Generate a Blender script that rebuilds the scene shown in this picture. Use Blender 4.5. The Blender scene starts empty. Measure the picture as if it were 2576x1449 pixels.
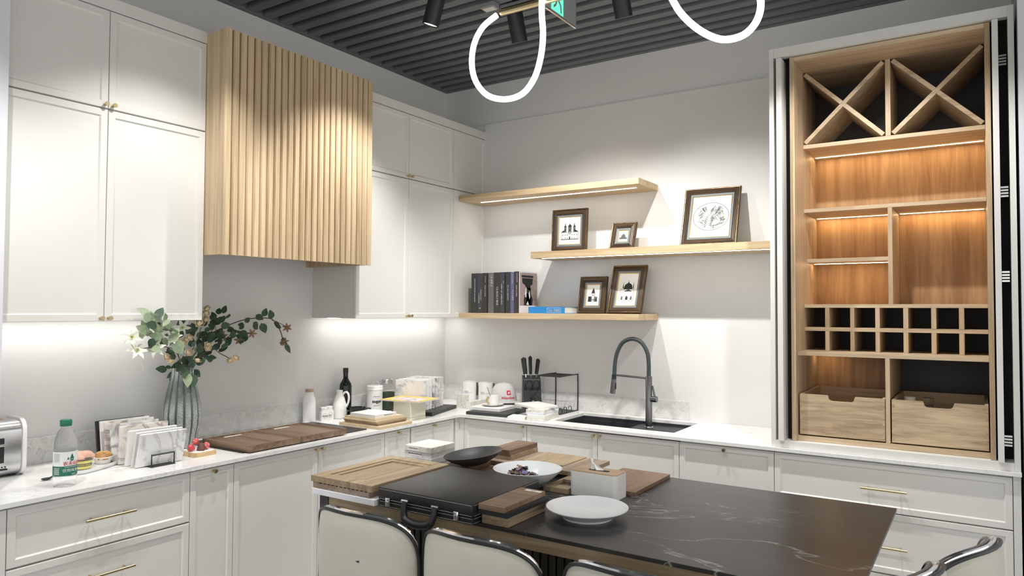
import bpy, bmesh, math, random
from mathutils import Vector, Matrix
random.seed(7)
S = bpy.context.scene
COL = S.collection
R = math.radians

# ------------------------------------------------------------------ camera, world, lamps, exposure
cam_d = bpy.data.cameras.new('camera'); cam = bpy.data.objects.new('camera', cam_d); COL.objects.link(cam)
_yaw, _pit, _rol = .5794, .0301, .0045
_fw = Vector((-math.sin(_yaw)*math.cos(_pit), math.cos(_yaw)*math.cos(_pit), math.sin(_pit)))
_rt = Vector((math.cos(_yaw), math.sin(_yaw), 0)); _up = _rt.cross(_fw)
_r2 = math.cos(_rol)*_rt + math.sin(_rol)*_up; _u2 = -math.sin(_rol)*_rt + math.cos(_rol)*_up
_m = Matrix((( _r2.x, _u2.x, -_fw.x, 3.4553), (_r2.y, _u2.y, -_fw.y, -4.3454), (_r2.z, _u2.z, -_fw.z, 1.5801), (0,0,0,1)))
cam.matrix_world = _m
cam_d.sensor_width = 36.0; cam_d.lens = 36.0*1806.62/2576.0; cam_d.clip_start = .05
S.camera = cam
W = bpy.data.worlds.new('world'); S.world = W; W.use_nodes = True
_bg = W.node_tree.nodes['Background']; _bg.inputs[0].default_value = (1.0, .985, .955, 1); _bg.inputs[1].default_value = 1.15
S.view_settings.view_transform = 'Standard'; S.view_settings.look = 'None'
S.view_settings.gamma = 1; S.view_settings.use_curve_mapping = False
S.view_settings.exposure = 0.35
SPOT_W = 68.0          # strength of one ceiling spotlight
# position of the lens, aim point, strength factor, cone angle of each ceiling spotlight
SPOTS = [((1.13,-1.56,3.02), (.46,-1.56,1.0), 1.0, 92), ((1.42,-1.17,3.0), (1.36,-.30,1.0), .9, 104), ((2.02,-1.17,3.0), (2.06,-.30,1.0), 1.0, 104),
         ((1.13,-2.58,3.02), (.46,-2.58,1.0), .72, 92), ((2.95,-1.17,3.0), (3.05,-.35,1.0), .85, 104), ((1.13,-3.7,3.02), (.7,-3.6,1.0), .9, 104),
         ((2.1,-2.75,3.0), (2.1,-2.35,.9), .55, 104), ((3.1,-2.75,3.0), (3.1,-2.3,.9), .5, 104)]

# ------------------------------------------------------------------ helpers
WPOS = {}
def tag(o, label=None, cat=None, group=None, kind=None):
    if label: o['label'] = label
    if cat: o['category'] = cat
    if group: o['group'] = group
    if kind: o['kind'] = kind
    return o
def thing(name, label, cat, base, group=None):
    o = bpy.data.objects.new(name, None); COL.objects.link(o); o.location = base; WPOS[o.name] = Vector(base)
    o.empty_display_size = .05
    return tag(o, label, cat, group)
def obj(name, bm, mat, parent=None, smooth=False, bevel=0, seg=2, base=None, kind=None):
    if bevel:
        bmesh.ops.remove_doubles(bm, verts=bm.verts, dist=1e-6)
        bmesh.ops.bevel(bm, geom=bm.edges[:], offset=bevel, segments=seg, affect='EDGES', clamp_overlap=True, profile=.5)
    bmesh.ops.recalc_face_normals(bm, faces=bm.faces[:])
    if base is None:
        xs = [v.co.x for v in bm.verts]; ys = [v.co.y for v in bm.verts]; zs = [v.co.z for v in bm.verts]
        base = Vector(((min(xs)+max(xs))/2, (min(ys)+max(ys))/2, min(zs)))
    base = Vector(base)
    for v in bm.verts: v.co -= base
    me = bpy.data.meshes.new(name); bm.to_mesh(me); bm.free()
    if smooth:
        for p in me.polygons: p.use_smooth = True
        if smooth != 2: me.set_sharp_from_angle(angle=R(38))
    me.materials.append(mat)
    o = bpy.data.objects.new(name, me); COL.objects.link(o)
    WPOS[o.name] = base
    if parent: o.parent = parent; o.location = base - WPOS[parent.name]
    else: o.location = base
    if kind: o['kind'] = kind
    return o
def copy_tree(root, parent=None):
    c = root.copy(); COL.objects.link(c); c.parent = parent
    for ch in root.children: copy_tree(ch, c)
    return c
def NB(): return bmesh.new()
def bx(bm, x0, x1, y0, y1, z0, z1, M=None):
    vs = [bm.verts.new((x,y,z)) for z in (z0,z1) for x,y in ((x0,y0),(x1,y0),(x1,y1),(x0,y1))]
    for f in ((3,2,1,0),(4,5,6,7),(0,1,5,4),(1,2,6,5),(2,3,7,6),(3,0,4,7)): bm.faces.new([vs[i] for i in f])
    if M is not None:
        for v in vs: v.co = M @ v.co
    return vs
def box(*a, M=None): bm = NB(); bx(bm, *a, M=M); return bm
def rotbox(cx, cy, z0, z1, w, d, ang):
    return box(-w/2, w/2, -d/2, d/2, z0, z1, M=Matrix.Translation((cx,cy,0)) @ Matrix.Rotation(R(ang), 4, 'Z'))
def prism(bm, pts, z0, z1, M=None):
    a = [bm.verts.new((x,y,z0)) for x,y in pts]; b = [bm.verts.new((x,y,z1)) for x,y in pts]; n = len(pts)
    bm.faces.new(a[::-1]); bm.faces.new(b)
    for i in range(n): bm.faces.new((a[i], a[(i+1)%n], b[(i+1)%n], b[i]))
    if M is not None:
        for v in a+b: v.co = M @ v.co
def lathe(bm, prof, c=(0,0,0), seg=28, M=None, flute=None):
    rings = []; new = []
    for r, z in prof:
        if r < 1e-5: v = bm.verts.new((c[0], c[1], c[2]+z)); rings.append([v]); new.append(v)
        else:
            ring = []
            for i in range(seg):
                a = 2*math.pi*i/seg; rr = r*(flute(a, z) if flute else 1)
                v = bm.verts.new((c[0]+rr*math.cos(a), c[1]+rr*math.sin(a), c[2]+z)); ring.append(v); new.append(v)
            rings.append(ring)
    for A, Bq in zip(rings, rings[1:]):
        n = max(len(A), len(Bq))
        for i in range(n):
            j = (i+1) % n
            if len(A) == 1 and len(Bq) == 1: break
            if len(A) == 1: bm.faces.new((A[0], Bq[i], Bq[j]))
            elif len(Bq) == 1: bm.faces.new((A[i], A[j], Bq[0]))
            else: bm.faces.new((A[i], A[j], Bq[j], Bq[i]))
    if M is not None:
        for v in new: v.co = M @ v.co
    return bm
def tube(bm, pts, r, seg=8, closed=False, sx=1.0):
    pts = [Vector(p) for p in pts]; n = len(pts); rings = []
    nrm = None
    for i, p in enumerate(pts):
        a = pts[(i-1) % n] if (closed or i > 0) else p; b = pts[(i+1) % n] if (closed or i < n-1) else p
        t = (b-a).normalized()
        if nrm is None:
            nrm = t.cross(Vector((0,0,1)))
            if nrm.length < 1e-3: nrm = t.cross(Vector((1,0,0)))
        nrm = (nrm - t*nrm.dot(t)).normalized(); bi = t.cross(nrm)
        rr = r[i] if isinstance(r, (list,tuple)) else r
        rings.append([bm.verts.new(p + nrm*math.cos(2*math.pi*k/seg)*rr*sx + bi*math.sin(2*math.pi*k/seg)*rr) for k in range(seg)])
    m = n if closed else n-1
    for i in range(m):
        A, Bq = rings[i], rings[(i+1) % n]
        for k in range(seg): bm.faces.new((A[k], A[(k+1)%seg], Bq[(k+1)%seg], Bq[k]))
    if not closed: bm.faces.new(rings[0][::-1]); bm.faces.new(rings[-1])
    return bm
def smoothpath(pts, n=8, closed=False):
    P = [Vector(p) for p in pts]; out = []; m = len(P)
    for i in range(m if closed else m-1):
        g = (lambda k: P[k % m]) if closed else (lambda k: P[min(max(k,0),m-1)])
        p0,p1,p2,p3 = g(i-1), g(i), g(i+1), g(i+2)
        for j in range(n):
            t = j/n
            out.append(.5*((2*p1)+(p2-p0)*t+(2*p0-5*p1+4*p2-p3)*t*t+(3*p1-p0-3*p2+p3)*t**3))
    if not closed: out.append(P[-1])
    return out
_TXT = {}
def text_geo(s, size):
    if s not in _TXT:
        c = bpy.data.curves.new('t', 'FONT'); c.body = s; c.size = 1; c.align_x = 'CENTER'; c.align_y = 'CENTER'; c.resolution_u = 3
        o = bpy.data.objects.new('t', c); COL.objects.link(o); bpy.context.view_layer.update()
        me = bpy.data.meshes.new_from_object(o.evaluated_get(bpy.context.evaluated_depsgraph_get()))
        _TXT[s] = ([(v.co.x, v.co.y) for v in me.vertices], [tuple(p.vertices) for p in me.polygons])
        bpy.data.objects.remove(o); bpy.data.curves.remove(c); bpy.data.meshes.remove(me)
    vs, fs = _TXT[s]
    return [(x*size, y*size) for x, y in vs], fs
def text(bm, s, size, f, squeeze=1.0, bold=0):
    vs, fs = text_geo(s, size)
    for k in range(1 + bold):
        V = [bm.verts.new(f(x*squeeze + k*size*.05, y)) for x, y in vs]
        for p in fs:
            try: bm.faces.new([V[i] for i in p])
            except ValueError: pass
def fX(x, y, z, e=.0012, rot=0):       # lettering on a face that looks towards +x
    c, s = math.cos(R(rot)), math.sin(R(rot))
    return lambda u, v: (x+e, y+u*c-v*s, z+u*s+v*c)
def fY(x, y, z, e=.0012, rot=0):       # lettering on a face that looks towards -y
    c, s = math.cos(R(rot)), math.sin(R(rot))
    return lambda u, v: (x+u*c-v*s, y-e, z+u*s+v*c)
def fZ(x, y, z, e=.0012, rot=0):       # lettering lying on a top face
    c, s = math.cos(R(rot)), math.sin(R(rot))
    return lambda u, v: (x+u*c-v*s, y+u*s+v*c, z+e)
def fC(cx, cy, r, z, phi, e=.0008):    # lettering wrapped round a cylinder
    return lambda u, v: (cx+(r+e)*math.cos(phi+u/r), cy+(r+e)*math.sin(phi+u/r), z+v)
def bars(bm, f, w, h, n, gap):          # lines of print too small to read
    rb = random.Random(n)
    for k in range(n):
        u = -w/2; v = -k*gap
        while u < w/2-.002:
            l = min(rb.uniform(.002,.006), w/2-u); q = [(u,v),(u+l,v),(u+l,v+h),(u,v+h)]; bm.faces.new([bm.verts.new(f(*c)) for c in q]); u += l+.0012
def tocam(x, y): return math.atan2(-4.3454-y, 3.4553-x)

# ------------------------------------------------------------------ materials
def nmat(name):
    m = bpy.data.materials.new(name); m.use_nodes = True; nt = m.node_tree
    return m, nt, nt.nodes['Principled BSDF'], nt.links.new
def coords(nt, scale=(1,1,1), rnd=True):
    tc = nt.nodes.new('ShaderNodeTexCoord'); mp = nt.nodes.new('ShaderNodeMapping'); mp.inputs['Scale'].default_value = scale
    if rnd:
        oi = nt.nodes.new('ShaderNodeObjectInfo'); vm = nt.nodes.new('ShaderNodeVectorMath'); vm.operation = 'MULTIPLY_ADD'
        cb = nt.nodes.new('ShaderNodeCombineXYZ')
        for i in range(3): nt.links.new(oi.outputs['Random'], cb.inputs[i])
        nt.links.new(cb.outputs[0], vm.inputs[0]); vm.inputs[1].default_value = (7.3, 5.1, 9.7); nt.links.new(tc.outputs['Object'], vm.inputs[2])
        nt.links.new(vm.outputs[0], mp.inputs[0])
    else: nt.links.new(tc.outputs['Object'], mp.inputs[0])
    return mp.outputs[0]
def noise(nt, vec, scale, detail=4, dist=0, rough=.5):
    n = nt.nodes.new('ShaderNodeTexNoise'); n.inputs['Scale'].default_value = scale; n.inputs['Detail'].default_value = detail
    n.inputs['Distortion'].default_value = dist; n.inputs['Roughness'].default_value = rough; nt.links.new(vec, n.inputs['Vector']); return n.outputs['Fac']
def ramp(nt, fac, stops):
    r = nt.nodes.new('ShaderNodeValToRGB'); e = r.color_ramp.elements
    while len(e) < len(stops): e.new(.5)
    for el, (p, c) in zip(e, stops): el.position = p; el.color = (c[0], c[1], c[2], 1) if not isinstance(c, (int,float)) else (c,c,c,1)
    nt.links.new(fac, r.inputs[0]); return r.outputs[0]
def mixc(nt, fac, a, b, mode='MIX'):
    m = nt.nodes.new('ShaderNodeMix'); m.data_type = 'RGBA'; m.blend_type = mode
    for s, v in ((0, fac), (6, a), (7, b)):
        if isinstance(v, (int,float)): m.inputs[s].default_value = v
        elif isinstance(v, tuple): m.inputs[s].default_value = (*v, 1)
        else: nt.links.new(v, m.inputs[s])
    return m.outputs[2]
def bump(nt, h, strength, dist=.002):
    b = nt.nodes.new('ShaderNodeBump'); b.inputs['Strength'].default_value = strength; b.inputs['Distance'].default_value = dist
    nt.links.new(h, b.inputs['Height']); nt.links.new(b.outputs[0], nt.nodes['Principled BSDF'].inputs['Normal'])
def plain(name, col, rough=.5, metal=0, var=.04, scale=9, bmp=0, bscale=200, spec=.5, coat=0, trans=0, ior=1.45):
    m, nt, p, L = nmat(name); v = coords(nt)
    f = noise(nt, v, scale, 3)
    c = ramp(nt, f, [(.25, tuple(x*(1-var) for x in col)), (.75, tuple(min(1,x*(1+var)) for x in col))]); L(c, p.inputs['Base Color'])
    p.inputs['Roughness'].default_value = rough; p.inputs['Metallic'].default_value = metal; p.inputs['Specular IOR Level'].default_value = spec
    p.inputs['Coat Weight'].default_value = coat; p.inputs['Transmission Weight'].default_value = trans; p.inputs['IOR'].default_value = ior
    if bmp: bump(nt, noise(nt, v, bscale, 2), bmp)
    return m
def wood(name, c1, c2, axis='z', rough=.5, freq=26, bmp=.15, stretch=.05, knots=.0):
    m, nt, p, L = nmat(name)
    sc = {'x': (stretch,1,1), 'y': (1,stretch,1), 'z': (1,1,stretch)}[axis]
    v = coords(nt, sc); a = noise(nt, v, freq, 5, .9, .6); b = noise(nt, v, freq*5, 3, .2, .6); l = noise(nt, v, freq*.22, 2)
    mm = nt.nodes.new('ShaderNodeMath'); mm.operation = 'MULTIPLY_ADD'; L(b, mm.inputs[0]); mm.inputs[1].default_value = .35; L(a, mm.inputs[2])
    m2 = nt.nodes.new('ShaderNodeMath'); m2.operation = 'MULTIPLY_ADD'; L(l, m2.inputs[0]); m2.inputs[1].default_value = .3; L(mm.outputs[0], m2.inputs[2])
    mid = tuple((x+y)/2 for x,y in zip(c1,c2))
    c = ramp(nt, m2.outputs[0], [(.62, c1), (.80, mid), (1.0, c2)]); L(c, p.inputs['Base Color'])
    p.inputs['Roughness'].default_value = rough; p.inputs['Specular IOR Level'].default_value = .35
    bump(nt, mm.outputs[0], bmp, .001); return m
def stone(name, base, vein, scale=3.0, width=.05, rough=.25, cloud=.06, stretch=(1,1,1), mask=(.45,.62), rnd=True, dist=1.6):
    m, nt, p, L = nmat(name); v = coords(nt, stretch, rnd)
    a = noise(nt, v, scale, 6, dist, .55)
    s = nt.nodes.new('ShaderNodeMath'); s.operation = 'SUBTRACT'; L(a, s.inputs[0]); s.inputs[1].default_value = .5
    ab = nt.nodes.new('ShaderNodeMath'); ab.operation = 'ABSOLUTE'; L(s.outputs[0], ab.inputs[0])
    line = ramp(nt, ab.outputs[0], [(0, 1.0), (width, 0.0)])
    mk = ramp(nt, noise(nt, v, scale*.7, 2), [(mask[0], 0.0), (mask[1], 1.0)])
    mul = nt.nodes.new('ShaderNodeMath'); mul.operation = 'MULTIPLY'; L(line, mul.inputs[0]); L(mk, mul.inputs[1])
    cl = ramp(nt, noise(nt, v, scale*2.2, 5), [(.3, tuple(x*(1-cloud) for x in base)), (.7, tuple(min(1,x*(1+cloud)) for x in base))])
    c = mixc(nt, mul.outputs[0], cl, vein); L(c, p.inputs['Base Color']); p.inputs['Roughness'].default_value = rough
    return m
def glow(name, col, strength):
    m, nt, p, L = nmat(name); p.inputs['Base Color'].default_value = (*col, 1)
    p.inputs['Emission Color'].default_value = (*col, 1); p.inputs['Emission Strength'].default_value = strength; return m
M = dict(
 wall=plain('wall_paint', (.74,.74,.735), .85, var=.02, scale=2.5, bmp=.12, bscale=60), lilac=plain('pale_grey_panel', (.76,.77,.82), .7, var=.01),
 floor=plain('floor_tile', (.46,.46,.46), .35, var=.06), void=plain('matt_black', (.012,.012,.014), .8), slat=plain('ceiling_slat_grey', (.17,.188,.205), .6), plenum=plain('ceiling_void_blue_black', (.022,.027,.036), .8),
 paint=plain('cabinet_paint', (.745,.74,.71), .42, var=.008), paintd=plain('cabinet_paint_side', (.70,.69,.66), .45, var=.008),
 quartz=stone('white_quartz', (.82,.82,.815), (.66,.66,.665), 9, .04, .22, .03), quartz2=stone('grey_quartz', (.70,.70,.69), (.50,.50,.50), 16, .035, .35, .07),
 hoodoak=wood('hood_oak', (.42,.305,.18), (.68,.53,.35), 'z', .5, 30, stretch=.03), shelfoak=wood('shelf_oak', (.46,.33,.19), (.68,.53,.34), 'x', .5, 24),
 caboak=wood('cabinet_oak', (.37,.26,.155), (.60,.46,.31), 'z', .5, 26, stretch=.04), caboakx=wood('cabinet_oak_shelf', (.42,.31,.195), (.66,.52,.36), 'x', .5, 26, stretch=.04),
 backoak=wood('back_panel_oak', (.34,.19,.085), (.55,.35,.18), 'z', .45, 22, stretch=.06), shadeback=plain('shade_dark_back', (.035,.03,.028), .5),  # near-black back colour stands in for shade inside the unlit bays
 drawoak=wood('drawer_oak', (.34,.245,.15), (.62,.48,.32), 'x', .5, 34, stretch=.08),
 walnut=wood('walnut_y', (.12,.075,.048), (.27,.18,.12), 'y', .45, 26, stretch=.06), walnutx=wood('walnut_x', (.12,.075,.048), (.27,.18,.12), 'x', .45, 26, stretch=.06),
 oaky=wood('oak_y', (.24,.175,.105), (.42,.325,.215), 'y', .5, 26, stretch=.06), oakx=wood('oak_x', (.24,.175,.105), (.42,.325,.215), 'x', .5, 26, stretch=.06),
 greyoak=wood('greyed_oak', (.20,.15,.11), (.36,.28,.22), 'y', .5, 24, stretch=.06), ply=wood('plywood', (.50,.38,.24), (.70,.56,.38), 'y', .55, 20, stretch=.06),
 darkwood=wood('fluted_dark_wood', (.018,.015,.013), (.045,.037,.031), 'z', .5, 26),
 blackstone=stone('black_marble', (.030,.030,.032), (.32,.315,.30), 1.3, .0045, .33, .30, (.8,2.0,1), (.45,.60), dist=.8),
 brass=plain('brushed_brass', (.62,.50,.30), .3, 1), chrome=plain('chrome', (.85,.85,.87), .08, 1, var=0), steel=plain('brushed_steel', (.62,.62,.63), .22, 1, bmp=.05, bscale=90),
 gun=plain('gunmetal', (.20,.20,.21), .28, 1), blackm=plain('black_metal', (.02,.021,.024), .4), blackp=plain('black_plastic', (.018,.02,.022), .35),
 rubber=plain('dark_hose', (.045,.055,.058), .55), sinkc=plain('black_granite_composite', (.032,.036,.042), .45, bmp=.1, bscale=700),
 leather=plain('black_leather', (.016,.016,.017), .38, bmp=.25, bscale=500), stitch=plain('white_thread', (.6,.6,.6), .8),
 seat=plain('ivory_leather', (.60,.585,.51), .5, var=.09, scale=4), ceramic=plain('white_ceramic', (.84,.84,.83), .16, coat=.3), ceram2=plain('cool_white_ceramic', (.76,.79,.83), .25),
 matw=plain('matt_white', (.74,.74,.725), .6), cream=plain('cream_board', (.66,.64,.52), .6), ink=plain('black_ink', (.02,.02,.02), .7), inkw=plain('white_ink', (.8,.8,.8), .7),
 inkr=plain('red_ink', (.55,.03,.06), .6), paper=plain('paper', (.82,.82,.80), .8), grey=plain('grey_ink', (.35,.37,.38), .7), cork=wood('beech_lid', (.36,.25,.16), (.50,.37,.25), 'x'),
 blackbowl=plain('matt_black_ceramic', (.022,.025,.028), .42), slate=plain('dark_slab', (.035,.037,.04), .45), slate2=plain('black_sample', (.022,.023,.027), .5),
 glassy=plain('clear_plastic', (1,1,1), .02, trans=1, ior=1.06, var=0, coat=.35), glass=plain('clear_glass', (.97,1,.99), .02, trans=1, ior=1.08, var=0, coat=.35),
 herb=plain('dried_herb', (.07,.09,.055), .9, var=.5, scale=260), oilg=plain('dark_oil_bottle', (.008,.011,.011), .12), green=plain('bottle_green', (.015,.16,.10), .45),
 leaf=plain('leaf_dark', (.045,.085,.050), .5, var=.25), leaf2=plain('leaf_pale', (.30,.38,.24), .5, var=.2), stem=plain('stem', (.10,.10,.06), .6), stemb=plain('brown_twig', (.12,.085,.07), .7),
 petalw=plain('white_petal', (.78,.80,.70), .55), petalp=plain('peach_petal', (.88,.74,.50), .55, var=.12, scale=60), petalb=plain('brown_petal', (.30,.19,.13), .6, var=.2), stamen=plain('yellow_green', (.50,.55,.12), .6),
 bread=plain('glazed_bread', (.50,.24,.08), .5, var=.35, scale=60), pinkcake=plain('pink_sponge', (.64,.38,.29), .7, var=.22, scale=45, bmp=.5, bscale=90), sesame=plain('sesame', (.80,.66,.38), .6), cup=plain('brown_paper_cup', (.16,.13,.11), .7), yel=plain('yellow_paper', (.72,.66,.22), .7),
 berry=plain('strawberry', (.60,.075,.085), .4, var=.3, scale=120, bmp=.5, bscale=220), berryt=plain('pale_berry_leaf', (.40,.48,.40), .6), berryb=plain('brown_calyx', (.16,.08,.06), .7), pine=wood('pale_pine', (.52,.34,.17), (.70,.52,.30), 'y', .5, 30, stretch=.15),
 cap=plain('light_grey_cotton', (.56,.55,.55), .9, bmp=.3, bscale=600), navy=plain('navy_cotton', (.025,.035,.06), .9), tissue=plain('tissue_paper', (.86,.86,.86), .9), ltan=plain('leather_strap', (.10,.06,.045), .6),
 framew=wood('antique_frame_v', (.007,.006,.006), (.10,.06,.032), 'z', .35, 70, stretch=.03), framex=wood('antique_frame_h', (.007,.006,.006), (.10,.06,.032), 'x', .35, 70, stretch=.03), tone=plain('grey_tone', (.10,.105,.11), .7), blueg=plain('blue_grey_slip', (.16,.21,.24), .5), gold=plain('gilt', (.62,.42,.17), .35, .8), worngilt=plain('worn_gilt', (.20,.125,.055), .35, .6, var=.8, scale=30),
 blue=plain('blue_cover', (.03,.26,.62), .45), bookd=plain('charcoal_cover', (.045,.043,.045), .5), bookb=plain('navy_cover', (.05,.058,.07), .5), bookg=plain('grey_cover', (.15,.14,.14), .5), bookw=plain('warm_black_cover', (.05,.038,.038), .5), bookn=plain('indigo_cover', (.12,.13,.24), .5), brick=plain('brick_photo', (.38,.28,.26), .5, var=.25, scale=60),
 candyp=plain('purple_foil', (.08,.045,.12), .25, .4, var=.5, scale=40), candyb=plain('bronze_foil', (.30,.22,.16), .25, .5, var=.4, scale=40), candyk=plain('dark_foil', (.035,.025,.03), .25, .3, var=.5, scale=40), candyl=plain('lilac_foil', (.32,.25,.30), .25, .4, var=.4, scale=40), candyu=plain('blue_print', (.10,.13,.42), .4),
 magy=plain('yellow_print', (.80,.52,.12), .5), magm=plain('colour_print', (.62,.52,.52), .5, var=.6, scale=22), gled=glow('led_white', (1,.96,.88), 18), uled=glow('led_under_cabinet', (1,.97,.91), 30), wled=glow('led_warm', (1,.70,.38), 34), neon=glow('neon_tube', (1,.98,.84), 4.5), lens=glow('spot_lens', (1,.98,.94), 1.6), exitg=glow('exit_green', (.13,.85,.52), .9), exitp=plain('exit_acrylic', (.30,.32,.32), .3),
)
M['vase'] = (lambda: None)()
def _vase():
    m, nt, p, L = nmat('celadon_glaze'); v = coords(nt, rnd=False)
    sp = nt.nodes.new('ShaderNodeSeparateXYZ'); L(v, sp.inputs[0])
    def mt(op, a, b=None):
        n_ = nt.nodes.new('ShaderNodeMath'); n_.operation = op
        for k_, x_ in enumerate((a,b)):
            if x_ is None: continue
            if isinstance(x_, (int,float)): n_.inputs[k_].default_value = x_
            else: L(x_, n_.inputs[k_])
        return n_.outputs[0]
    ang = mt('ARCTAN2', sp.outputs[1], sp.outputs[0]); cs_ = mt('COSINE', mt('MULTIPLY', ang, 14.0))
    rib = ramp(nt, cs_, [(.0, 1.0), (.45, .8), (.92, .0)])
    spk = ramp(nt, noise(nt, coords(nt, (1,1,.6), False), 420, 3, .3), [(.38, .25), (.62, 1.0)])
    zr = ramp(nt, sp.outputs[2], [(.0, .95), (.17, .85), (.25, .22), (.32, .35), (.36, .95)])
    f_ = mt('MULTIPLY', mt('MULTIPLY', rib, spk), zr)
    L(mixc(nt, f_, (.07,.098,.088), (.62,.66,.64)), p.inputs['Base Color']); p.inputs['Roughness'].default_value = .25
    return m
M['vase'] = _vase()
def _marble(name, base=(.80,.80,.79), vein=(.33,.32,.31), sc=4, w=.06): return stone(name, base, vein, sc, w, .3, .05, mask=(.40,.55))
M['mar1'] = _marble('marble_soft', (.80,.80,.79), (.50,.49,.48), 4, .045); M['mar2'] = _marble('marble_bold', (.76,.76,.76), (.22,.22,.23), 7, .10); M['mar3'] = _marble('marble_warm', (.74,.70,.66), (.30,.26,.24), 6, .05); M['mar4'] = _marble('quartzite_beige', (.70,.69,.63), (.48,.46,.42), 7, .06)
M['speck'] = stone('terrazzo', (.76,.75,.68), (.25,.24,.22), 60, .05, .4, .06)

# ------------------------------------------------------------------ the room
H = 3.2552
tag(obj('floor', box(-.2,7.5,-9,.2,-.05,0), M['floor']), 'pale grey showroom floor under the cabinets', kind='structure')
tag(obj('wall_left', box(-.14,0,-9,.0,0,3.5), M['wall']), 'plain off-white wall behind the range hood', kind='structure')
tag(obj('wall_back', box(-.14,3.70,0,.14,0,3.5), M['wall']), 'plain off-white wall behind the floating shelves', kind='structure')
tag(obj('trim_4', box(.30,2.56,-.0095,0,2.9555,2.9585), M['paintd']), 'thin filled joint across the back wall above the shelves', kind='structure')
bm = NB(); bx(bm,.3724,1.934,-.008,0,1.0146,2.955); bx(bm,1.934,2.5618,-.008,0,.9004,2.955)
tag(obj('trim_1', bm, M['wall']), 'slightly proud plasterboard facing on the back wall', kind='structure')
tag(obj('wall_left_return', box(.0005,.41,-3.75,-3.147,.9005,3.5), M['lilac']), 'pale lilac wall end at the left edge beside the toaster', kind='structure')
tag(obj('wall_right', box(3.597,4.8,-.66,.0,0,3.5), M['lilac']), 'pale lilac wall end right of the tall cabinet', kind='structure')
ceil = tag(obj('ceiling', box(-.14,7.5,-9,.14,3.46,3.56), M['plenum']), 'dark ceiling void above the slats', kind='structure')
sl0 = None
for k in range(66):
    y = -.075 - .1085*k
    if sl0 is None: sl0 = obj('slat', box(.03,5.2,y-.028,y+.028,H,H+.075), M['slat'], ceil); y00 = y; zz = sl0.location.copy()
    else:
        c = sl0.copy(); COL.objects.link(c); c.parent = ceil; c.location = zz + Vector((0, y-y00, 0))
tag(obj('trim_2', box(.001,.03,-8,-.03,H-.005,H+.06), M['slat']), 'dark edge profile where slatted ceiling meets the left wall', kind='structure')
tag(obj('trim_3', box(.001,3.6,-.03,-.001,H-.003,H+.06), M['slat']), 'dark edge profile where slatted ceiling meets the back wall', kind='structure')

# ------------------------------------------------------------------ cabinet builders
def shaker(face, p, a0, a1, z0, z1, b=.026, th=.02, d=.007):
    bm = NB(); g = .0015; a0 += g; a1 -= g; z0 += g; z1 -= g
    P = (lambda u,v,w: (p-w,u,v)) if face == 'x' else (lambda u,v,w: (u,p+w,v))
    rs = []
    for ins, w in ((0,th), (0,.002), (.002,0), (b,0), (b+.005,d)):
        rs.append([bm.verts.new(P(u,v,w)) for u,v in ((a0+ins,z0+ins),(a1-ins,z0+ins),(a1-ins,z1-ins),(a0+ins,z1-ins))])
    bm.faces.new(rs[0]); bm.faces.new(rs[-1])
    for A, Bq in zip(rs, rs[1:]):
        for i in range(4): bm.faces.new((A[i], A[(i+1)%4], Bq[(i+1)%4], Bq[i]))
    return bm
_kn = {}
def axisM(face, pos): 
    rot = Matrix.Rotation(R(90), 4, 'Y') if face == 'x' else Matrix.Rotation(R(90), 4, 'X')
    return Matrix.Translation(pos) @ rot
def knob(parent, face, pos):
    bm = lathe(NB(), [(0,0),(.0055,0),(.0055,.012),(.0085,.016),(.0095,.024),(.0085,.026),(0,.026)], seg=14, M=axisM(face, pos))
    o = obj('knob', bm, M['brass'], parent, True); o['label'] = 'small round brass knob'; return o
def pull(parent, face, a, z, p, L=.19):
    bm = NB()
    if face == 'x': pts = [(p+.032, a-L/2, z), (p+.032, a+L/2, z)]; posts = [[(p, a+s*L*.34, z), (p+.032, a+s*L*.34, z)] for s in (-1,1)]
    else: pts = [(a-L/2, p-.032, z), (a+L/2, p-.032, z)]; posts = [[(a+s*L*.34, p, z), (a+s*L*.34, p-.032, z)] for s in (-1,1)]
    tube(bm, pts, .0058, 12)
    for q in posts: tube(bm, q, .0042, 8)
    o = obj('bar_handle', bm, M['brass'], parent, True); o['label'] = 'slim brass bar handle'; return o
def base_unit(name, label, face, a0, a1, fronts):
    """fronts: list of (kind, a0, a1, z0, z1, hardware positions)"""
    if face == 'x': t = thing(name, label, 'cabinet', (.3,(a0+a1)/2,0), 'white base cabinets'); obj('carcass', box(.02,.577,a0+.0005,a1-.0005,.08,.882), M['paint'], t); obj('toe_kick', box(.5,.515,a0+.0005,a1-.0005,0,.0795), M['paintd'], t)
    else: t = thing(name, label, 'cabinet', ((a0+a1)/2,-.3,0), 'white base cabinets'); obj('carcass', box(a0+.0005,a1-.0005,-.577,-.02,.08,.882 if not (1.1 < a0 < 1.2) else .6), M['paint'], t); obj('toe_kick', box(a0+.0005,a1-.0005,-.515,-.5,0,.0795), M['paintd'], t)
    p = .598 if face == 'x' else -.598
    for kind, b0, b1, z0, z1, hw in fronts:
        o = obj(kind, shaker(face, p, b0, b1, z0, z1), M['paint'], t)
        for h in hw:
            if kind == 'door': knob(o, face, (p, h[0], h[1]) if face == 'x' else (h[0], p, h[1]))
            else: pull(o, face, h[0], h[1], p)
    return t
ZT = .874
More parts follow.
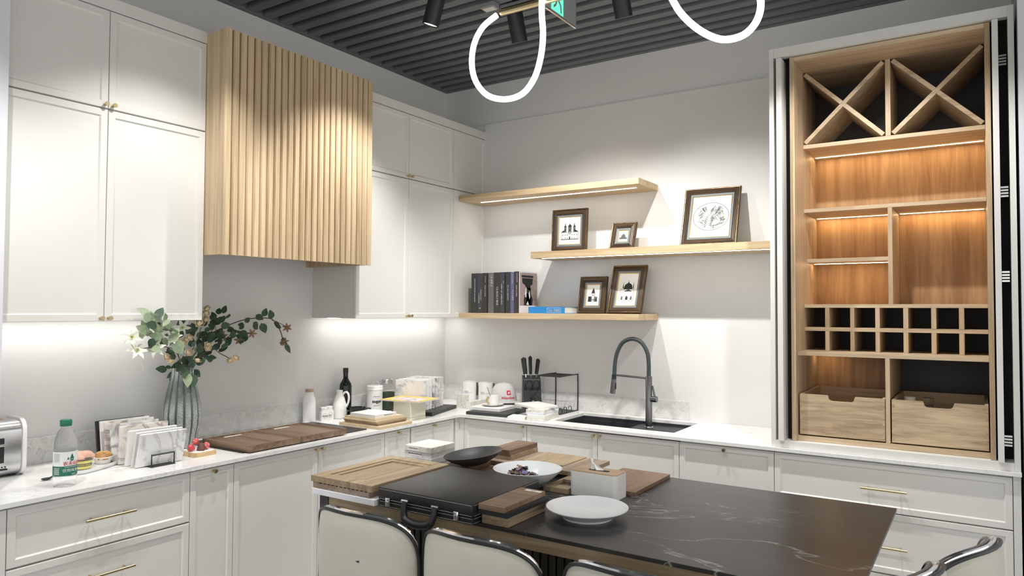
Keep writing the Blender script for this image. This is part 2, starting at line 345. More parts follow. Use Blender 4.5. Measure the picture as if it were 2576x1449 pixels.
# left wall run
base_unit('base_cabinet','white base cabinet at the far left edge, front mostly out of view','x',-3.75,-3.191,[('door',-3.75,-3.191,.1,ZT,[])])
base_unit('drawer_cabinet','white drawer cabinet under the water bottle with a brass bar handle','x',-3.191,-2.497,[('drawer',-3.191,-2.497,.664,ZT,[(-2.845,.776)]),('drawer',-3.191,-2.497,.38,.660,[(-2.845,.56)]),('drawer',-3.191,-2.497,.1,.376,[(-2.845,.28)])])
base_unit('base_cabinet','narrow white pull-out cabinet with one knob beside the drawers','x',-2.497,-2.281,[('door',-2.497,-2.281,.1,ZT,[(-2.39,.862)])])
base_unit('base_cabinet','white two-door cabinet under the cooktop','x',-2.281,-1.295,[('door',-2.281,-1.785,.1,ZT,[(-1.806,.862)]),('door',-1.785,-1.295,.1,ZT,[(-1.765,.862)])])
base_unit('base_cabinet','narrow white cabinet under the stack of wood samples','x',-1.295,-1.077,[('door',-1.295,-1.077,.1,ZT,[(-1.186,.862)])])
base_unit('base_cabinet','white corner cabinet with one centred knob below the cream box','x',-1.077,-.64,[('door',-1.07,-.655,.1,ZT,[(-.863,.862)])])
# back wall run
base_unit('base_cabinet','white cabinet nearest the inner corner, knob at its right edge','y',.637,1.114,[('door',.637,1.114,.1,ZT,[(1.092,.862)])])
base_unit('base_cabinet','white two-door sink cabinet below the black sink','y',1.1145,2.082,[('door',1.114,1.594,.1,ZT,[(1.574,.858)]),('door',1.594,2.082,.1,ZT,[(1.614,.858)])])
base_unit('base_cabinet','white cabinet right of the sink with one centred knob','y',2.082,2.575,[('door',2.082,2.575,.1,ZT,[(2.328,.858)])])
base_unit('drawer_cabinet','wide white drawer cabinet below the tall oak cabinet','y',2.575,3.556,[('drawer',2.575,3.556,.651,ZT,[(3.065,.758)]),('drawer',2.575,3.556,.37,.648,[(3.065,.497)]),('drawer',2.575,3.556,.1,.367,[(3.065,.26)])])
fil = thing('corner_filler','white filler strips in the inner corner of the base cabinets','filler',(.6,-.6,0))
obj('strip', box(.560,.597,-.639,-.58,.08,.882), M['paint'], fil); obj('strip', box(.5975,.6365,-.597,-.56,.08,.882), M['paint'], fil)
tag(obj('end_panel', box(3.557,3.585,-.598,-.01,0,.882), M['paint']),'white end panel closing the cabinets at the right wall','panel')

# countertop with the sink cut-out, one continuous slab
bm = NB(); z0, z1 = .8835, .9
for a in ((.0005,.62,-3.75,-.62),(.0005,1.245,-.62,-.0005),(1.245,2.015,-.62,-.49),(1.245,2.015,-.09,-.0005),(2.015,3.587,-.62,-.0005)): bx(bm, *a, z0, z1)
tag(obj('countertop', bm, M['quartz']),'white marbled quartz countertop running round the corner','countertop')
tag(obj('backsplash', box(.0005,.0135,-3.145,-.0005,.9005,1.0143), M['quartz2'], bevel=.001),'low grey marbled backsplash along the left wall','backsplash')
tag(obj('backsplash', box(.014,1.934,-.0135,-.0005,.9005,1.0143), M['quartz2'], bevel=.001),'low grey marbled backsplash behind the sink','backsplash')

# wall cabinets
def wall_unit(label, y0, y1, doors, knobs, fill=None):
    t = thing('wall_cabinet', label, 'cabinet', (.18,(y0+y1)/2,1.522), 'white wall cabinets')
    obj('carcass', box(.0005,.351,y0+.001,y1-.001,1.524,2.897), M['paintd'], t)
    obj('cornice', box(.352,.3724,y0,y1,2.844,2.8986), M['paint'], t)
    for a, b in doors:
        for q0, q1 in ((1.522,2.419),(2.422,2.842)):
            d = obj('door' if not fill or (a,b) != fill else 'filler_panel', shaker('x',.3724,a,b,q0,q1,.028), M['paint'], t)
            for ky, kz in knobs:
                if a < ky < b and q0 < kz < q1: knob(d, 'x', (.3724, ky, kz))
    return t
tl = wall_unit('tall white wall cabinet with four doors left of the range hood', -3.2146, -2.3035, [(-3.2146,-2.7586),(-2.7586,-2.3035)], [(-2.775,2.437),(-2.742,2.437),(-2.775,1.537),(-2.742,1.537)])
trr = wall_unit('tall white wall cabinet between range hood and floating shelves', -1.3117, -.0015, [(-1.3117,-.8522),(-.8522,-.3852),(-.3852,-.0015)], [(-.869,2.437),(-.836,2.437),(-.869,1.537),(-.836,1.537)], (-.3852,-.0015))
def led(parent, x0,x1,y0,y1,z0,z1, m='gled'): return obj('led_strip', box(x0,x1,y0,y1,z0,z1), M[m], parent)
led(tl,.10,.11,-3.13,-2.33,1.5215,1.5238,'uled'); led(trr,.10,.11,-1.28,-.06,1.5215,1.5238,'uled')

# slatted oak range hood
hd = thing('range_hood','oak range hood faced with vertical slats, above the cooktop','range hood',(.26,-1.82,1.832))
obj('side_panel', box(.0005,.47,-2.302,-2.272,1.832,2.893), M['hoodoak'], hd); obj('side_panel', box(.0005,.47,-1.365,-1.335,1.832,2.893), M['hoodoak'], hd)
obj('front_board', box(.4705,.500,-2.302,-1.335,1.832,2.893), M['hoodoak'], hd); obj('top_panel', box(.0005,.47,-2.2715,-1.3655,2.865,2.893), M['hoodoak'], hd)
obj('extractor', box(.01,.46,-2.27,-1.37,1.98,2.1), M['gun'], hd)
n = 24; pit = (2.3045-1.3335)/n; s0 = None
prof = [(-.0175,0),(.0175,0),(.0165,.014),(.012,.0205),(-.012,.0205),(-.0165,.014)]
for k in range(n):
    y = -2.3045 + pit*(k+.5)
    if s0 is None:
        bm = NB(); prism(bm, [(.5005+h, y+w) for w,h in prof], 1.83, 2.895); s0 = obj('slat', bm, M['hoodoak'], hd); l0 = s0.location.copy()
    else: c = s0.copy(); COL.objects.link(c); c.parent = hd; c.location = l0 + Vector((0, pit*k, 0))

# floating shelves
def shelf(label, x0, x1, z0, z1, ledr=None):
    t = thing('floating_shelf', label, 'shelf', ((x0+x1)/2,-.16,z0), 'oak floating shelves')
    obj('board', box(x0,x1,-.3182,-.009,z0,z1), M['shelfoak'], t, bevel=.0012)
    if ledr: led(t, ledr[0],ledr[1],ledr[2]-.0045,ledr[2]+.0045,z0-.0015,z0-.0001)
shelf('topmost oak floating shelf, empty, with a light strip underneath', .3735,1.7296,2.3441,2.3827,(.47,1.66,-.19))
shelf('middle oak floating shelf carrying three picture frames', .9666,2.561,1.9185,1.9614,(1.03,2.55,-.275))
shelf('lowest oak floating shelf carrying books and two picture frames', .3735,1.7296,1.5187,1.5561)

# ------------------------------------------------------------------ tall oak cabinet on the counter
tc = thing('tall_cabinet','tall open cabinet with white frame and lit oak interior','cabinet',(3.07,-.3,.9005))
Pt = lambda n,m,*a,**k: obj(n, box(*a), M[m], tc, **k)
Pt('side_panel','paint',2.5625,2.5839,-.5974,-.0005,.9005,2.9099); Pt('side_panel','paint',3.5634,3.5856,-.5974,-.0005,.9005,2.9099)
Pt('header_rail','paint',2.5845,3.563,-.5974,-.56,2.861,2.9095); Pt('plinth_rail','paint',2.5845,3.563,-.5974,-.02,.9005,.9355)
Pt('roof_panel','paintd',2.5845,3.563,-.558,-.0005,2.89,2.909)
for x0,x1 in ((2.6275,2.6570),(3.4995,3.505)): Pt('pocket_gap_fill','void',x0,x1,-.52,-.02,.937,2.858)  # black fill panels added to paint the shade in the pocket gaps
Pt('pocket_gap_fill','paintd',2.5845,2.6005,-.40,-.02,.937,2.858); Pt('pocket_gap_fill','void',3.5285,3.563,-.50,-.02,.937,2.858)  # paler fill for the left gap's shaded inside, black fill on the right
for x0,x1 in ((2.601,2.6265),(3.5055,3.528)):
    d = Pt('pocket_door','paint',x0,x1,-.618,-.06,.937,2.852)
    hx = (x0-.013, x0-.001) if x0 < 3 else (x1+.002, x1+.030)
    for hz in (2.66,2.08,1.71,1.0):
        bm = NB()
        for q in range(4): bx(bm, hx[0],hx[1],-.565,-.53,hz+q*.013,hz+q*.013+.008)
        obj('hinge', bm, M['steel'], d)
Pt('stile','caboak',2.6575,2.6787,-.578,-.012,.9365,2.857); Pt('stile','caboak',3.479,3.499,-.578,-.012,.9365,2.857)
Pt('top_board','caboakx',2.679,3.4785,-.575,-.012,2.836,2.857); Pt('bottom_rail','caboakx',2.679,3.4785,-.545,-.012,.9365,.9605)
# backs, one for each bay; near-black ones paint in the shade of unlit bays
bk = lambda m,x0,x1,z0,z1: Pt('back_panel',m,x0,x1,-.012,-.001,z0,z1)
bk('shadeback',2.679,3.4785,2.4525,2.8355); bk('backoak',2.679,3.075,2.1135,2.4315); bk('backoak',3.0755,3.4785,2.1135,2.4315)
bk('backoak',2.679,3.0695,1.6155,2.0935); bk('backoak',3.0905,3.4785,1.6155,2.0935); bk('shadeback',2.679,3.4785,1.3765,1.5965); bk('backoak',2.679,3.0695,.961,1.3575); bk('shadeback',3.0895,3.4785,.961,1.3575)
YS = -.362; YB = -.0125
X = lambda n,m,x0,x1,z0,z1,y0=YS: Pt(n,m,x0,x1,y0,YB,z0,z1,bevel=.0006)
w1 = X('shelf','caboakx',2.679,3.4785,2.432,2.452); w2 = X('shelf','caboakx',2.679,3.4785,2.094,2.113); w3 = X('shelf','caboakx',2.679,3.0695,1.836,1.856,-.29)
X('shelf','caboakx',2.679,3.4785,1.597,1.615); X('shelf','caboakx',2.679,3.4785,1.477,1.496); w4 = X('shelf','caboakx',2.679,3.4785,1.358,1.376,-.541)
X('divider','caboak',3.065,3.088,2.4525,2.8355); X('divider','caboak',3.07,3.09,1.6155,2.0935); X('divider','caboak',3.07,3.089,.961,1.3575,-.541)
for x0,x1 in ((2.778,2.798),(2.896,2.915),(3.010,3.030),(3.133,3.154),(3.251,3.272),(3.364,3.385)):
    X('cubby_divider','caboak',x0,x1,1.4965,1.5965); X('cubby_divider','caboak',x0,x1,1.3765,1.4765)
for xa,xb in ((2.679,3.0645),(3.0885,3.4785)):
    for sgn in (1,-1):
        za, zb = 2.4525, 2.8350; th = .010
        p0 = (xa if sgn > 0 else xb); p1 = (xb if sgn > 0 else xa); L = math.hypot(p1-p0, zb-za); nx, nz = -(zb-za)/L*th, (p1-p0)/L*th
        ux, uz = (p1-p0)/L, (zb-za)/L
        def cut(t0, t1):
            A = (p0+ux*t0, za+uz*t0); Bq = (p0+ux*t1, za+uz*t1); bm = NB()
            q = [(A[0]+nx,A[1]+nz),(A[0]-nx,A[1]-nz),(Bq[0]-nx,Bq[1]-nz),(Bq[0]+nx,Bq[1]+nz)]
            a = [bm.verts.new((x,YS,z)) for x,z in q]; b = [bm.verts.new((x,YB,z)) for x,z in q]
            bm.faces.new(a); bm.faces.new(b[::-1])
            for i in range(4): bm.faces.new((a[i],a[(i+1)%4],b[(i+1)%4],b[i]))
            obj('cross_board', bm, M['caboakx'], tc)
        if sgn > 0: cut(.013, L-.013)
        else: cut(.013, L/2-.0105); cut(L/2+.0105, L-.013)
def cled(p, x0,x1,y,z): led(p, x0,x1,y-.004,y+.004,z-.0016,z-.0001,'wled')
cled(w1,2.69,3.47,-.085,2.432); cled(w2,2.69,3.06,-.06,2.094); cled(w2,3.10,3.47,-.06,2.094); cled(w3,2.69,3.06,-.15,1.836); cled(w4,2.70,2.78,-.10,1.358)
def drawer(label, x0, x1):
    d = thing('oak_drawer', label, 'drawer', ((x0+x1)/2,-.30,.967), 'oak drawers in the tall cabinet')
    xm = (x0+x1)/2 + .0; w = .062; zt, zb = 1.166, .967; hh = .027
    arc = []
    for a in range(0,91,15): arc.append((xm+w-.004-.018+.018*math.cos(R(a)), zt-hh+.018-.018*math.sin(R(a))))
    arc = [(xm+w,zt),(xm+w-.003,zt-.006)] + arc
    pts = [(x0,zb),(x1,zb),(x1,zt)] + arc + [(2*xm-x,z) for x,z in arc[::-1]] + [(x0,zt)]
    bm = NB(); a = [bm.verts.new((x,-.538,z)) for x,z in pts]; b = [bm.verts.new((x,-.520,z)) for x,z in pts]; n = len(pts)
    bm.faces.new(a); bm.faces.new(b[::-1])
    for i in range(n): bm.faces.new((a[i],a[(i+1)%n],b[(i+1)%n],b[i]))
    f = obj('drawer_front', bm, M['drawoak'], d)
    for s, xx in ((1,x0),(-1,x1)):
        for q in range(6):
            zc = zb+.018+q*.031
            obj('dovetail', box(min(xx,xx+s*.0105),max(xx,xx+s*.0105),-.5392,-.5381,zc-.006,zc+.006), M['caboak'], f)
    for xa,xb in ((x0,x0+.014),(x1-.014,x1)): obj('drawer_side', box(xa,xb,-.5195,-.06,zb,zt), M['caboak'], d)
    obj('drawer_back', box(x0+.0145,x1-.0145,-.075,-.06,zb,zt), M['caboakx'], d); obj('drawer_bottom', box(x0+.0145,x1-.0145,-.5195,-.0755,zb+.008,zb+.018), M['caboakx'], d)
drawer('oak pull-out drawer with scooped front, lit bay above it, nearer the sink', 2.687, 3.067); drawer('oak pull-out drawer with scooped front under the dark bay', 3.095, 3.474)
for lx,ly,nm,c in ((3.16,-.40,'small round jar with cream lid inside the oak drawer','cream'),(3.235,-.40,'small clear glass jar inside the oak drawer','glass')):
    t = thing('small_jar', nm, 'jar', (lx,ly,.9855)); lathe(b_ := NB(), [(0,0),(.022,0),(.022,.15),(0,.15)], (lx,ly,.9855), 16); obj('jar_body', b_, M['glass'], t, True)
    lathe(b_ := NB(), [(0,0),(.024,0),(.024,.035),(0,.035)], (lx,ly,1.1357), 16); obj('lid', b_, M[c], t, True)

# ------------------------------------------------------------------ ceiling fixtures
sp_lab = {0:'black ceiling spotlight with glowing lens, left of the neon loop', 1:'black ceiling spotlight seen inside the left neon loop', 2:'black ceiling spotlight right of the exit sign', 3:'black ceiling spotlight above the frame, over the tall wall cabinet left of the hood', 4:'black ceiling spotlight above the frame, in front of the tall oak cabinet', 5:'black ceiling spotlight above the frame, over the toaster', 6:'black ceiling spotlight above the frame, over the stools along the island', 7:'black ceiling spotlight above the frame, over the island end'}
for i, (lp, ap, k, ang) in enumerate(SPOTS):
    lp, ap = Vector(lp), Vector(ap); d = (ap-lp).normalized()
    t = thing('ceiling_spotlight', sp_lab[i], 'spotlight', lp, 'black ceiling spotlights')
    q = d.to_track_quat('-Z','Y').to_matrix().to_4x4(); T = Matrix.Translation(lp) @ q
    o = obj('housing', lathe(NB(), [(.036,.004),(.0425,.0),(.0425,.20),(.038,.205),(0,.205)], seg=24, M=T), M['blackm'], t, True, base=lp)
    o = obj('lens', lathe(NB(), [(0,.006),(.036,.006)], seg=24, M=T), M['lens'], t, base=lp)
    top = lp - d*.17
    obj('bracket', tube(NB(), [top, (top.x, top.y, H+.02)], .010, 8), M['blackm'], t, True, base=lp)
    ld = bpy.data.lights.new('spot_beam', 'SPOT'); ld.energy = SPOT_W*k; ld.spot_size = R(ang); ld.spot_blend = .7; ld.shadow_soft_size = .022; ld.color = (1,.975,.935)
    lo = bpy.data.objects.new('spot_beam', ld); COL.objects.link(lo); lo.parent = t; lo.location = d*.012; lo.rotation_euler = d.to_track_quat('-Z','Y').to_euler()
pn = thing('pendant_lamp','looping white neon tube pendant on a slim brass bar','lamp',(2.3,-2.0,2.41))
loop = [(1.842,2.76),(1.774,2.727),(1.731,2.667),(1.719,2.587),(1.74,2.509),(1.8,2.442),(1.887,2.413),(1.967,2.423),(2.021,2.477),(2.049,2.556),(2.058,2.64),(2.052,2.719),(2.055,2.80),(2.08,2.90),(2.15,2.97),(2.27,2.99),(2.39,2.95),(2.48,2.85),(2.54,2.73),(2.577,2.649),(2.605,2.598),(2.651,2.543),(2.705,2.498),(2.758,2.474),(2.816,2.477),(2.855,2.508),(2.872,2.557),(2.865,2.62),(2.84,2.70),(2.80,2.765)]
obj('neon_tube', tube(NB(), [(p.x, -2.0, p.z) for p in smoothpath([(x,0,z) for x,z in loop], 4)], .0115, 12), M['neon'], pn, 2)
obj('bar', tube(NB(), [(1.852,-1.985,2.772),(2.80,-1.985,2.772)], .0125, 14), M['brass'], pn, True)
obj('rail', box(1.855,2.79,-1.996,-1.974,2.785,2.797), M['chrome'], pn)
for x in (2.0,2.62): obj('cable', tube(NB(), [(x,-1.985,2.797),(x,-1.985,H)], .0018, 6), M['chrome'], pn)
cb = thing('ceiling_sensor','small pale box fixture among the ceiling slats','sensor',(1.22,-1.165,H-.03))
obj('housing', box(1.175,1.265,-1.195,-1.135,H-.03,H-.001), M['exitp'], cb, bevel=.004); obj('window', box(1.185,1.255,-1.187,-1.143,H-.0335,H-.0302), M['paintd'], cb, bevel=.001)
ex = thing('exit_sign','hanging green exit sign with a running figure','sign',(1.80,-1.40,2.965))
obj('panel', box(1.797,1.803,-1.547,-1.255,2.968,3.17), M['exitp'], ex)
obj('lower_edge', box(1.795,1.805,-1.547,-1.255,2.963,2.9675), M['chrome'], ex)
for y in (-1.5,-1.3): obj('hanger', tube(NB(), [(1.8,y,3.17),(1.8,y,H)], .003, 6), M['chrome'], ex)
bm = NB()
def poly(bm, pts, f):
    vs = [bm.verts.new(f(u,v)) for u,v in pts]; bm.faces.new(vs)
f = lambda u,v: (1.8036, -1.50+u, 2.975+v)
poly(bm, [(0,0),(.115,0),(.115,.19),(0,.19)], f); obj('green_field', bm, M['exitg'], ex)
bm = NB(); f = lambda u,v: (1.8042, -1.50+u, 2.975+v)
for q in ([(.045,.105),(.062,.115),(.07,.075),(.05,.06)], [(.05,.065),(.066,.07),(.045,.028),(.022,.012),(.02,.024),(.036,.036)], [(.052,.068),(.07,.07),(.095,.045),(.10,.008),(.087,.008),(.082,.04)], [(.046,.108),(.03,.10),(.018,.07),(.028,.068),(.036,.09)], [(.06,.11),(.085,.095),(.098,.105),(.092,.085),(.066,.098)], [(.058,.125),(.07,.13),(.074,.142),(.064,.15),(.053,.142)]):
    poly(bm, q, f)
obj('running_figure', bm, M['exitp'], ex)

# ------------------------------------------------------------------ island
isl = thing('kitchen_island','kitchen island with black marble top and oak frame','island',(2.28,-1.99,0))
I = lambda n,m,*a,**k: obj(n, box(*a), M[m], isl, **k)
I('marble_top','blackstone',1.36,3.20,-2.466,-1.52,.8875,.8998,bevel=.0012)
I('end_panel','blackstone',1.366,1.409,-2.463,-1.525,0,.887)
I('apron','oakx',1.4095,2.96,-2.459,-2.438,.846,.887); I('frame_post','hoodoak',1.4095,1.45,-2.459,-2.42,0,.8455)
I('carcass','darkwood',1.4095,2.96,-2.285,-1.54,0,.887)
s0 = None
for k in range(50):
    if s0 is None: s0 = obj('slat', box(1.455,1.479,-2.302,-2.2855,.06,.886), M['darkwood'], isl, bevel=.003, seg=1); l0 = s0.location.copy()
    else: c = s0.copy(); COL.objects.link(c); c.parent = isl; c.location = l0 + Vector((.030*k,0,0))

# ------------------------------------------------------------------ stools
def make_stool():
    t = thing('bar_stool','x','chair',(0,0,0),'ivory bar stools')
    Rr, th, zc, hz, ne = .30, R(47), .755, .180, 3.1; nt_, nz = 26, 22
    def edge(a): c, q = max(0.0, math.cos(a)), math.sin(a); return th*c**(2/ne), zc+hz*math.copysign(abs(q)**(2/ne), q)
    def P(w, z, r): return (r*math.sin(w), .05-r*math.cos(w), z)
    A0 = R(-62); T = [A0+(R(90)-A0)*i/nz for i in range(nz+1)]
    bm = NB()
    def surf(r, puff):
        g = []
        for i, a in enumerate(T):
            w, z = edge(a); g.append([bm.verts.new(P(w*u, z, r+puff*(1-u**4)*math.sin(math.pi*min(1,(i+.001)/nz)))) for u in [-1+2*k/nt_ for k in range(nt_+1)]])
        return g
    So, Si = surf(Rr,.012), surf(Rr-.032,-.008)
    for g in (So,Si):
        for i in range(nz):
            for k in range(nt_): bm.faces.new((g[i][k],g[i][k+1],g[i+1][k+1],g[i+1][k]))
    for i in range(nz):
        for k in (0,nt_): bm.faces.new((So[i][k],So[i+1][k],Si[i+1][k],Si[i][k]))
    for k in range(nt_): bm.faces.new((So[0][k],So[0][k+1],Si[0][k+1],Si[0][k]))
    bmesh.ops.remove_doubles(bm, verts=bm.verts, dist=1e-5)
    obj('backrest', bm, M['seat'], t, 2)
    E_ = [edge(A0+(R(90)-A0)*i/40) for i in range(41)]
    def rim(r, off):
        L_ = [P(-w-off/.3, z+off*max(0,(z-zc)/hz), r) for w, z in E_]; return L_[:-1] + [P(w+off/.3, z+off*max(0,(z-zc)/hz), r) for w, z in E_[::-1]]
    obj('piping', tube(NB(), rim(Rr+.002,.001), .0055, 8), M['blackp'], t, True)
    obj('chrome_trim', tube(NB(), rim(Rr-.013,.003), [.0068]*81, 8), M['chrome'], t, True)
    obj('inner_piping', tube(NB(), rim(Rr-.029,.001), .0055, 8), M['gun'], t, True)
    obj('seat', lathe(NB(), [(0,.545),(.12,.545),(.132,.56),(.132,.605),(.12,.625),(0,.63)], seg=28), M['seat'], t, True)
    for a in (45,135,225,315):
        c, s = math.cos(R(a)), math.sin(R(a)); obj('leg', tube(NB(), [(c*.075,s*.075,.545),(c*.13,s*.13,0)], [.012,.008], 8), M['blackm'], t, True)
    obj('footrest', tube(NB(), [(math.cos(R(a))*.117,math.sin(R(a))*.117,.2) for a in range(0,360,15)], .006, 6, True), M['blackm'], t, True)
    bm = NB(); pr = lambda u, v: (.06+u, .05-(Rr+.0125), .80+v)
    poly(bm, [(-.008,.0),(.004,.003),(.006,.0),(.003,-.004)], lambda u,v: (pr(u,v)[0], .05-math.sqrt((Rr+.0135)**2-pr(u,v)[0]**2), pr(u,v)[2])); o = obj('tear', bm, M['ink'], t); o['label'] = 'small dark tear in the leather'
    return t
st = make_stool()
for i, (x, y, rz, lab) in enumerate(((1.771,-2.47,0,'ivory bar stool at the island, leftmost, below the black case handle'), (2.232,-2.47,-2,'ivory bar stool in the middle of the row along the island'),
    (2.72,-2.47,-2,'ivory bar stool at the bottom edge of the picture, right of the row'), (3.237,-1.892,72,'ivory bar stool by the island end, farther of the two near the drawers'), (3.112,-2.222,72,'ivory bar stool by the island end, nearer of the two'))):
    o = st if i == 0 else copy_tree(st)
    o.location = (x,y,0); o.rotation_euler = (0,0,R(rz)); o['label'] = lab

# ------------------------------------------------------------------ things on the island
def single(name, label, cat, bm, mat, group=None, smooth=False, bevel=0, rot=None, seg=2):
    o = obj(name, bm, M[mat], None, smooth, bevel, seg); tag(o, label, cat, group)
    if rot: o.rotation_euler = rot
    return o
ZI = .9003
single('cabinet_door_sample','pale grey painted door sample at the bottom of the pile','door sample', box(1.381,1.694,-2.515,-2.12,ZI,.9213),'lilac',bevel=.001)
bm = NB(); x0, x1 = 1.381, 1.664; pr = [(x0,.9218),(x1,.9218),(x1,.9445)]; nT = 12
for k in range(nT): xx = x1-.006-k*.0205; pr += [(xx,.9445),(xx-.010,.9390)]
pr += [(x0+.02,.9445),(x0,.9445)]
a = [bm.verts.new((x,-2.51,z)) for x,z in pr]; b = [bm.verts.new((x,-2.10,z)) for x,z in pr]; bm.faces.new(a); bm.faces.new(b[::-1])
for i in range(len(pr)): j = (i+1) % len(pr); bm.faces.new((a[i],a[j],b[j],b[i]))
single('fluted_panel','brown fluted wood panel between grey and oak door samples','panel sample', bm,'greyoak')
bm = NB(); rs = []; x0,x1,y0,y1,zt = 1.373,1.680,-2.513,-2.082,.967
for ins, z in ((0,.9447),(0,zt-.001),(.001,zt),(.048,zt),(.0485,zt-.004),(.068,zt-.004),(.0685,zt-.009)): rs.append([bm.verts.new(p) for p in ((x0+ins,y0+ins,z),(x1-ins,y0+ins,z),(x1-ins,y1-ins,z),(x0+ins,y1-ins,z))])
bm.faces.new(rs[0]); bm.faces.new(rs[-1])
for A, Bq in zip(rs, rs[1:]):
    for i in range(4): bm.faces.new((A[i],A[(i+1)%4],Bq[(i+1)%4],Bq[i]))
single('cabinet_door_sample','oak shaker door sample lying left of the black case','door sample', bm,'oaky')
# black case
cs = thing('briefcase','black leather sample case with chrome latches and handle','case',(1.905,-2.30,ZI))
cx0,cx1,cy0,cy1 = 1.703,2.106,-2.503,-2.098
obj('body', box(cx0,cx1,cy0,cy1,ZI,.9225), M['leather'], cs, bevel=.002); lid = obj('lid', box(cx0-.001,cx1+.001,cy0-.002,cy1,.9245,.9665), M['leather'], cs, True, bevel=.004)
obj('seam', box(cx0+.003,cx1-.003,cy0+.003,cy1-.003,.9215,.9255), M['blackp'], cs)
bm = NB()
for zz, yy in ((.961,cy0-.0021),(.9285,cy0-.0021),(.919,cy0-.0002),(.905,cy0-.0002)):
    for k in range(66):
        x = cx0+.006+k*.006; bx(bm, x, x+.0042, yy-.0005, yy, zz-.0005, zz+.0005)
    xx = cx1+.001 if zz > .925 else cx1
    for k in range(66):
        y = cy0+.006+k*.006; bx(bm, xx, xx+.0005, y, y+.0042, zz-.0005, zz+.0005)
o = obj('stitching', bm, M['stitch'], cs); o['kind'] = 'stuff'
for x in (1.752,2.045):
    l = obj('latch', box(x-.010,x+.010,cy0-.010,cy0-.003,.909,.937), M['chrome'], cs, True, bevel=.003); obj('latch_tongue', box(x-.006,x+.006,cy0-.013,cy0-.0102,.912,.926), M['chrome'], l, bevel=.001)
for x in (1.832,1.962):
    obj('handle_mount', tube(NB(), [(x-.014,cy0-.009,.938),(x+.014,cy0-.009,.938)], .0055, 10), M['chrome'], cs, True)
hp = smoothpath([(1.832,cy0-.010,.938),(1.834,cy0-.018,.905),(1.848,cy0-.024,.882),(1.897,cy0-.026,.873),(1.946,cy0-.024,.882),(1.960,cy0-.018,.905),(1.962,cy0-.010,.938)],5)
obj('handle', tube(NB(), hp, [.0085+.0055*math.sin(math.pi*i/(len(hp)-1)) for i in range(len(hp))], 10), M['leather'], cs, True)
# block stack in front
for z0,z1,m,x0,x1,y0,y1,lab in ((ZI,.917,'oaky',2.112,2.212,-2.462,-2.235,'oak sample block at the bottom of the pile right of the case'),(.9173,.9335,'oaky',2.112,2.212,-2.462,-2.233,'oak sample block, second from the bottom, right of the case'),(.9338,.951,'slate2',2.110,2.221,-2.480,-2.228,'black sample slab between walnut and oak blocks'),(.9513,.9685,'walnutx',2.116,2.214,-2.487,-2.238,'walnut sample block with paper tape on top')):
    o = single('sample_block', lab, 'wood sample', box(x0,x1,y0,y1,z0,z1), m, 'sample blocks on the island', bevel=.0008)
    if 'tape' in lab:
        obj('tape_label', box(2.150,2.212,-2.268,-2.252,.9687,.9691), M['paper'], o); bm = NB(); text(bm,'ash',.014, fZ(2.182,-2.26,.9691,.0003)); obj('lettering', bm, M['ink'], o)
# plate and white bowl
single('dinner_plate','round white plate on the bare black marble','plate', lathe(NB(), [(0,.004),(.07,.004),(.078,.0),(.082,.0),(.084,.006),(.128,.030),(.1345,.034),(.1345,.0365),(.128,.0355),(.09,.016),(0,.013)], (2.362,-2.218,ZI), 56), 'ceram2', smooth=True)
bw = single('sweets_bowl','wide white bowl filled with wrapped sweets','bowl', lathe(NB(), [(0,.004),(.045,.004),(.05,0),(.056,0),(.058,.006),(.10,.032),(.126,.055),(.1345,.066),(.132,.067),(.122,.057),(.095,.035),(.05,.012),(0,.009)], (1.972,-1.962,ZI), 56), 'ceram2', smooth=True)
def candy_bm():
    bm = NB(); bx(bm,-.011,.011,-.006,.006,-.0045,.0045)
    bmesh.ops.bevel(bm, geom=bm.edges[:], offset=.0018, segments=1, affect='EDGES')
    for s in (-1,1):
        c = bm.verts.new((s*.0105,0,0)); ring = [bm.verts.new((s*(.0175+.002*(k%2)), .0075*(k-2)/2, .004*(1 if k%2 else -1))) for k in range(5)]
        for i in range(4): bm.faces.new((c, ring[i], ring[i+1]))
    return bm
cands = {}
def candy(m, x, y, z, e):
    if m not in cands:
        o = obj('wrapped_sweet', candy_bm(), M[m], base=(0,0,0)); cands[m] = o
    else: o = cands[m].copy(); COL.objects.link(o)
    o.location = (x,y,z); o.rotation_euler = e
    return tag(o, {'candyp':'small sweet in purple foil in the white bowl','candyb':'small sweet in bronze foil in the white bowl','candyk':'small sweet in dark foil in the white bowl','candyl':'small sweet in lilac foil in the white bowl'}[m], 'sweet', 'sweets in the white bowl')
rr = random.Random(3); ccx, ccy = 1.952, -1.975
for k in range(58):
    lay = (0,16,32,46,54,58); q_ = max(i_ for i_ in range(5) if k >= lay[i_])
    rad, zz = (.072,.068,.060,.042,.022)[q_]*math.sqrt(rr.random()), (.922,.933,.944,.955,.964)[q_]+rr.random()*.003
    a = rr.random()*6.28
    candy(['candyk','candyp','candyb','candyl','candyk','candyb'][k%6], ccx+rad*math.cos(a), ccy+rad*math.sin(a), zz, (rr.uniform(-.5,.5), rr.uniform(-.5,.5), rr.random()*6.28))
o = candy('candyl', 2.002,-2.030,.965,(.9,0,.5)); o['label'] = 'sweet with a blue printed front at the near rim of the bowl'
WPOS[o.name] = Vector((0,0,0)); obj('print', box(-.0085,.0085,-.0045,.0045,.0046,.0050), M['candyu'], o)
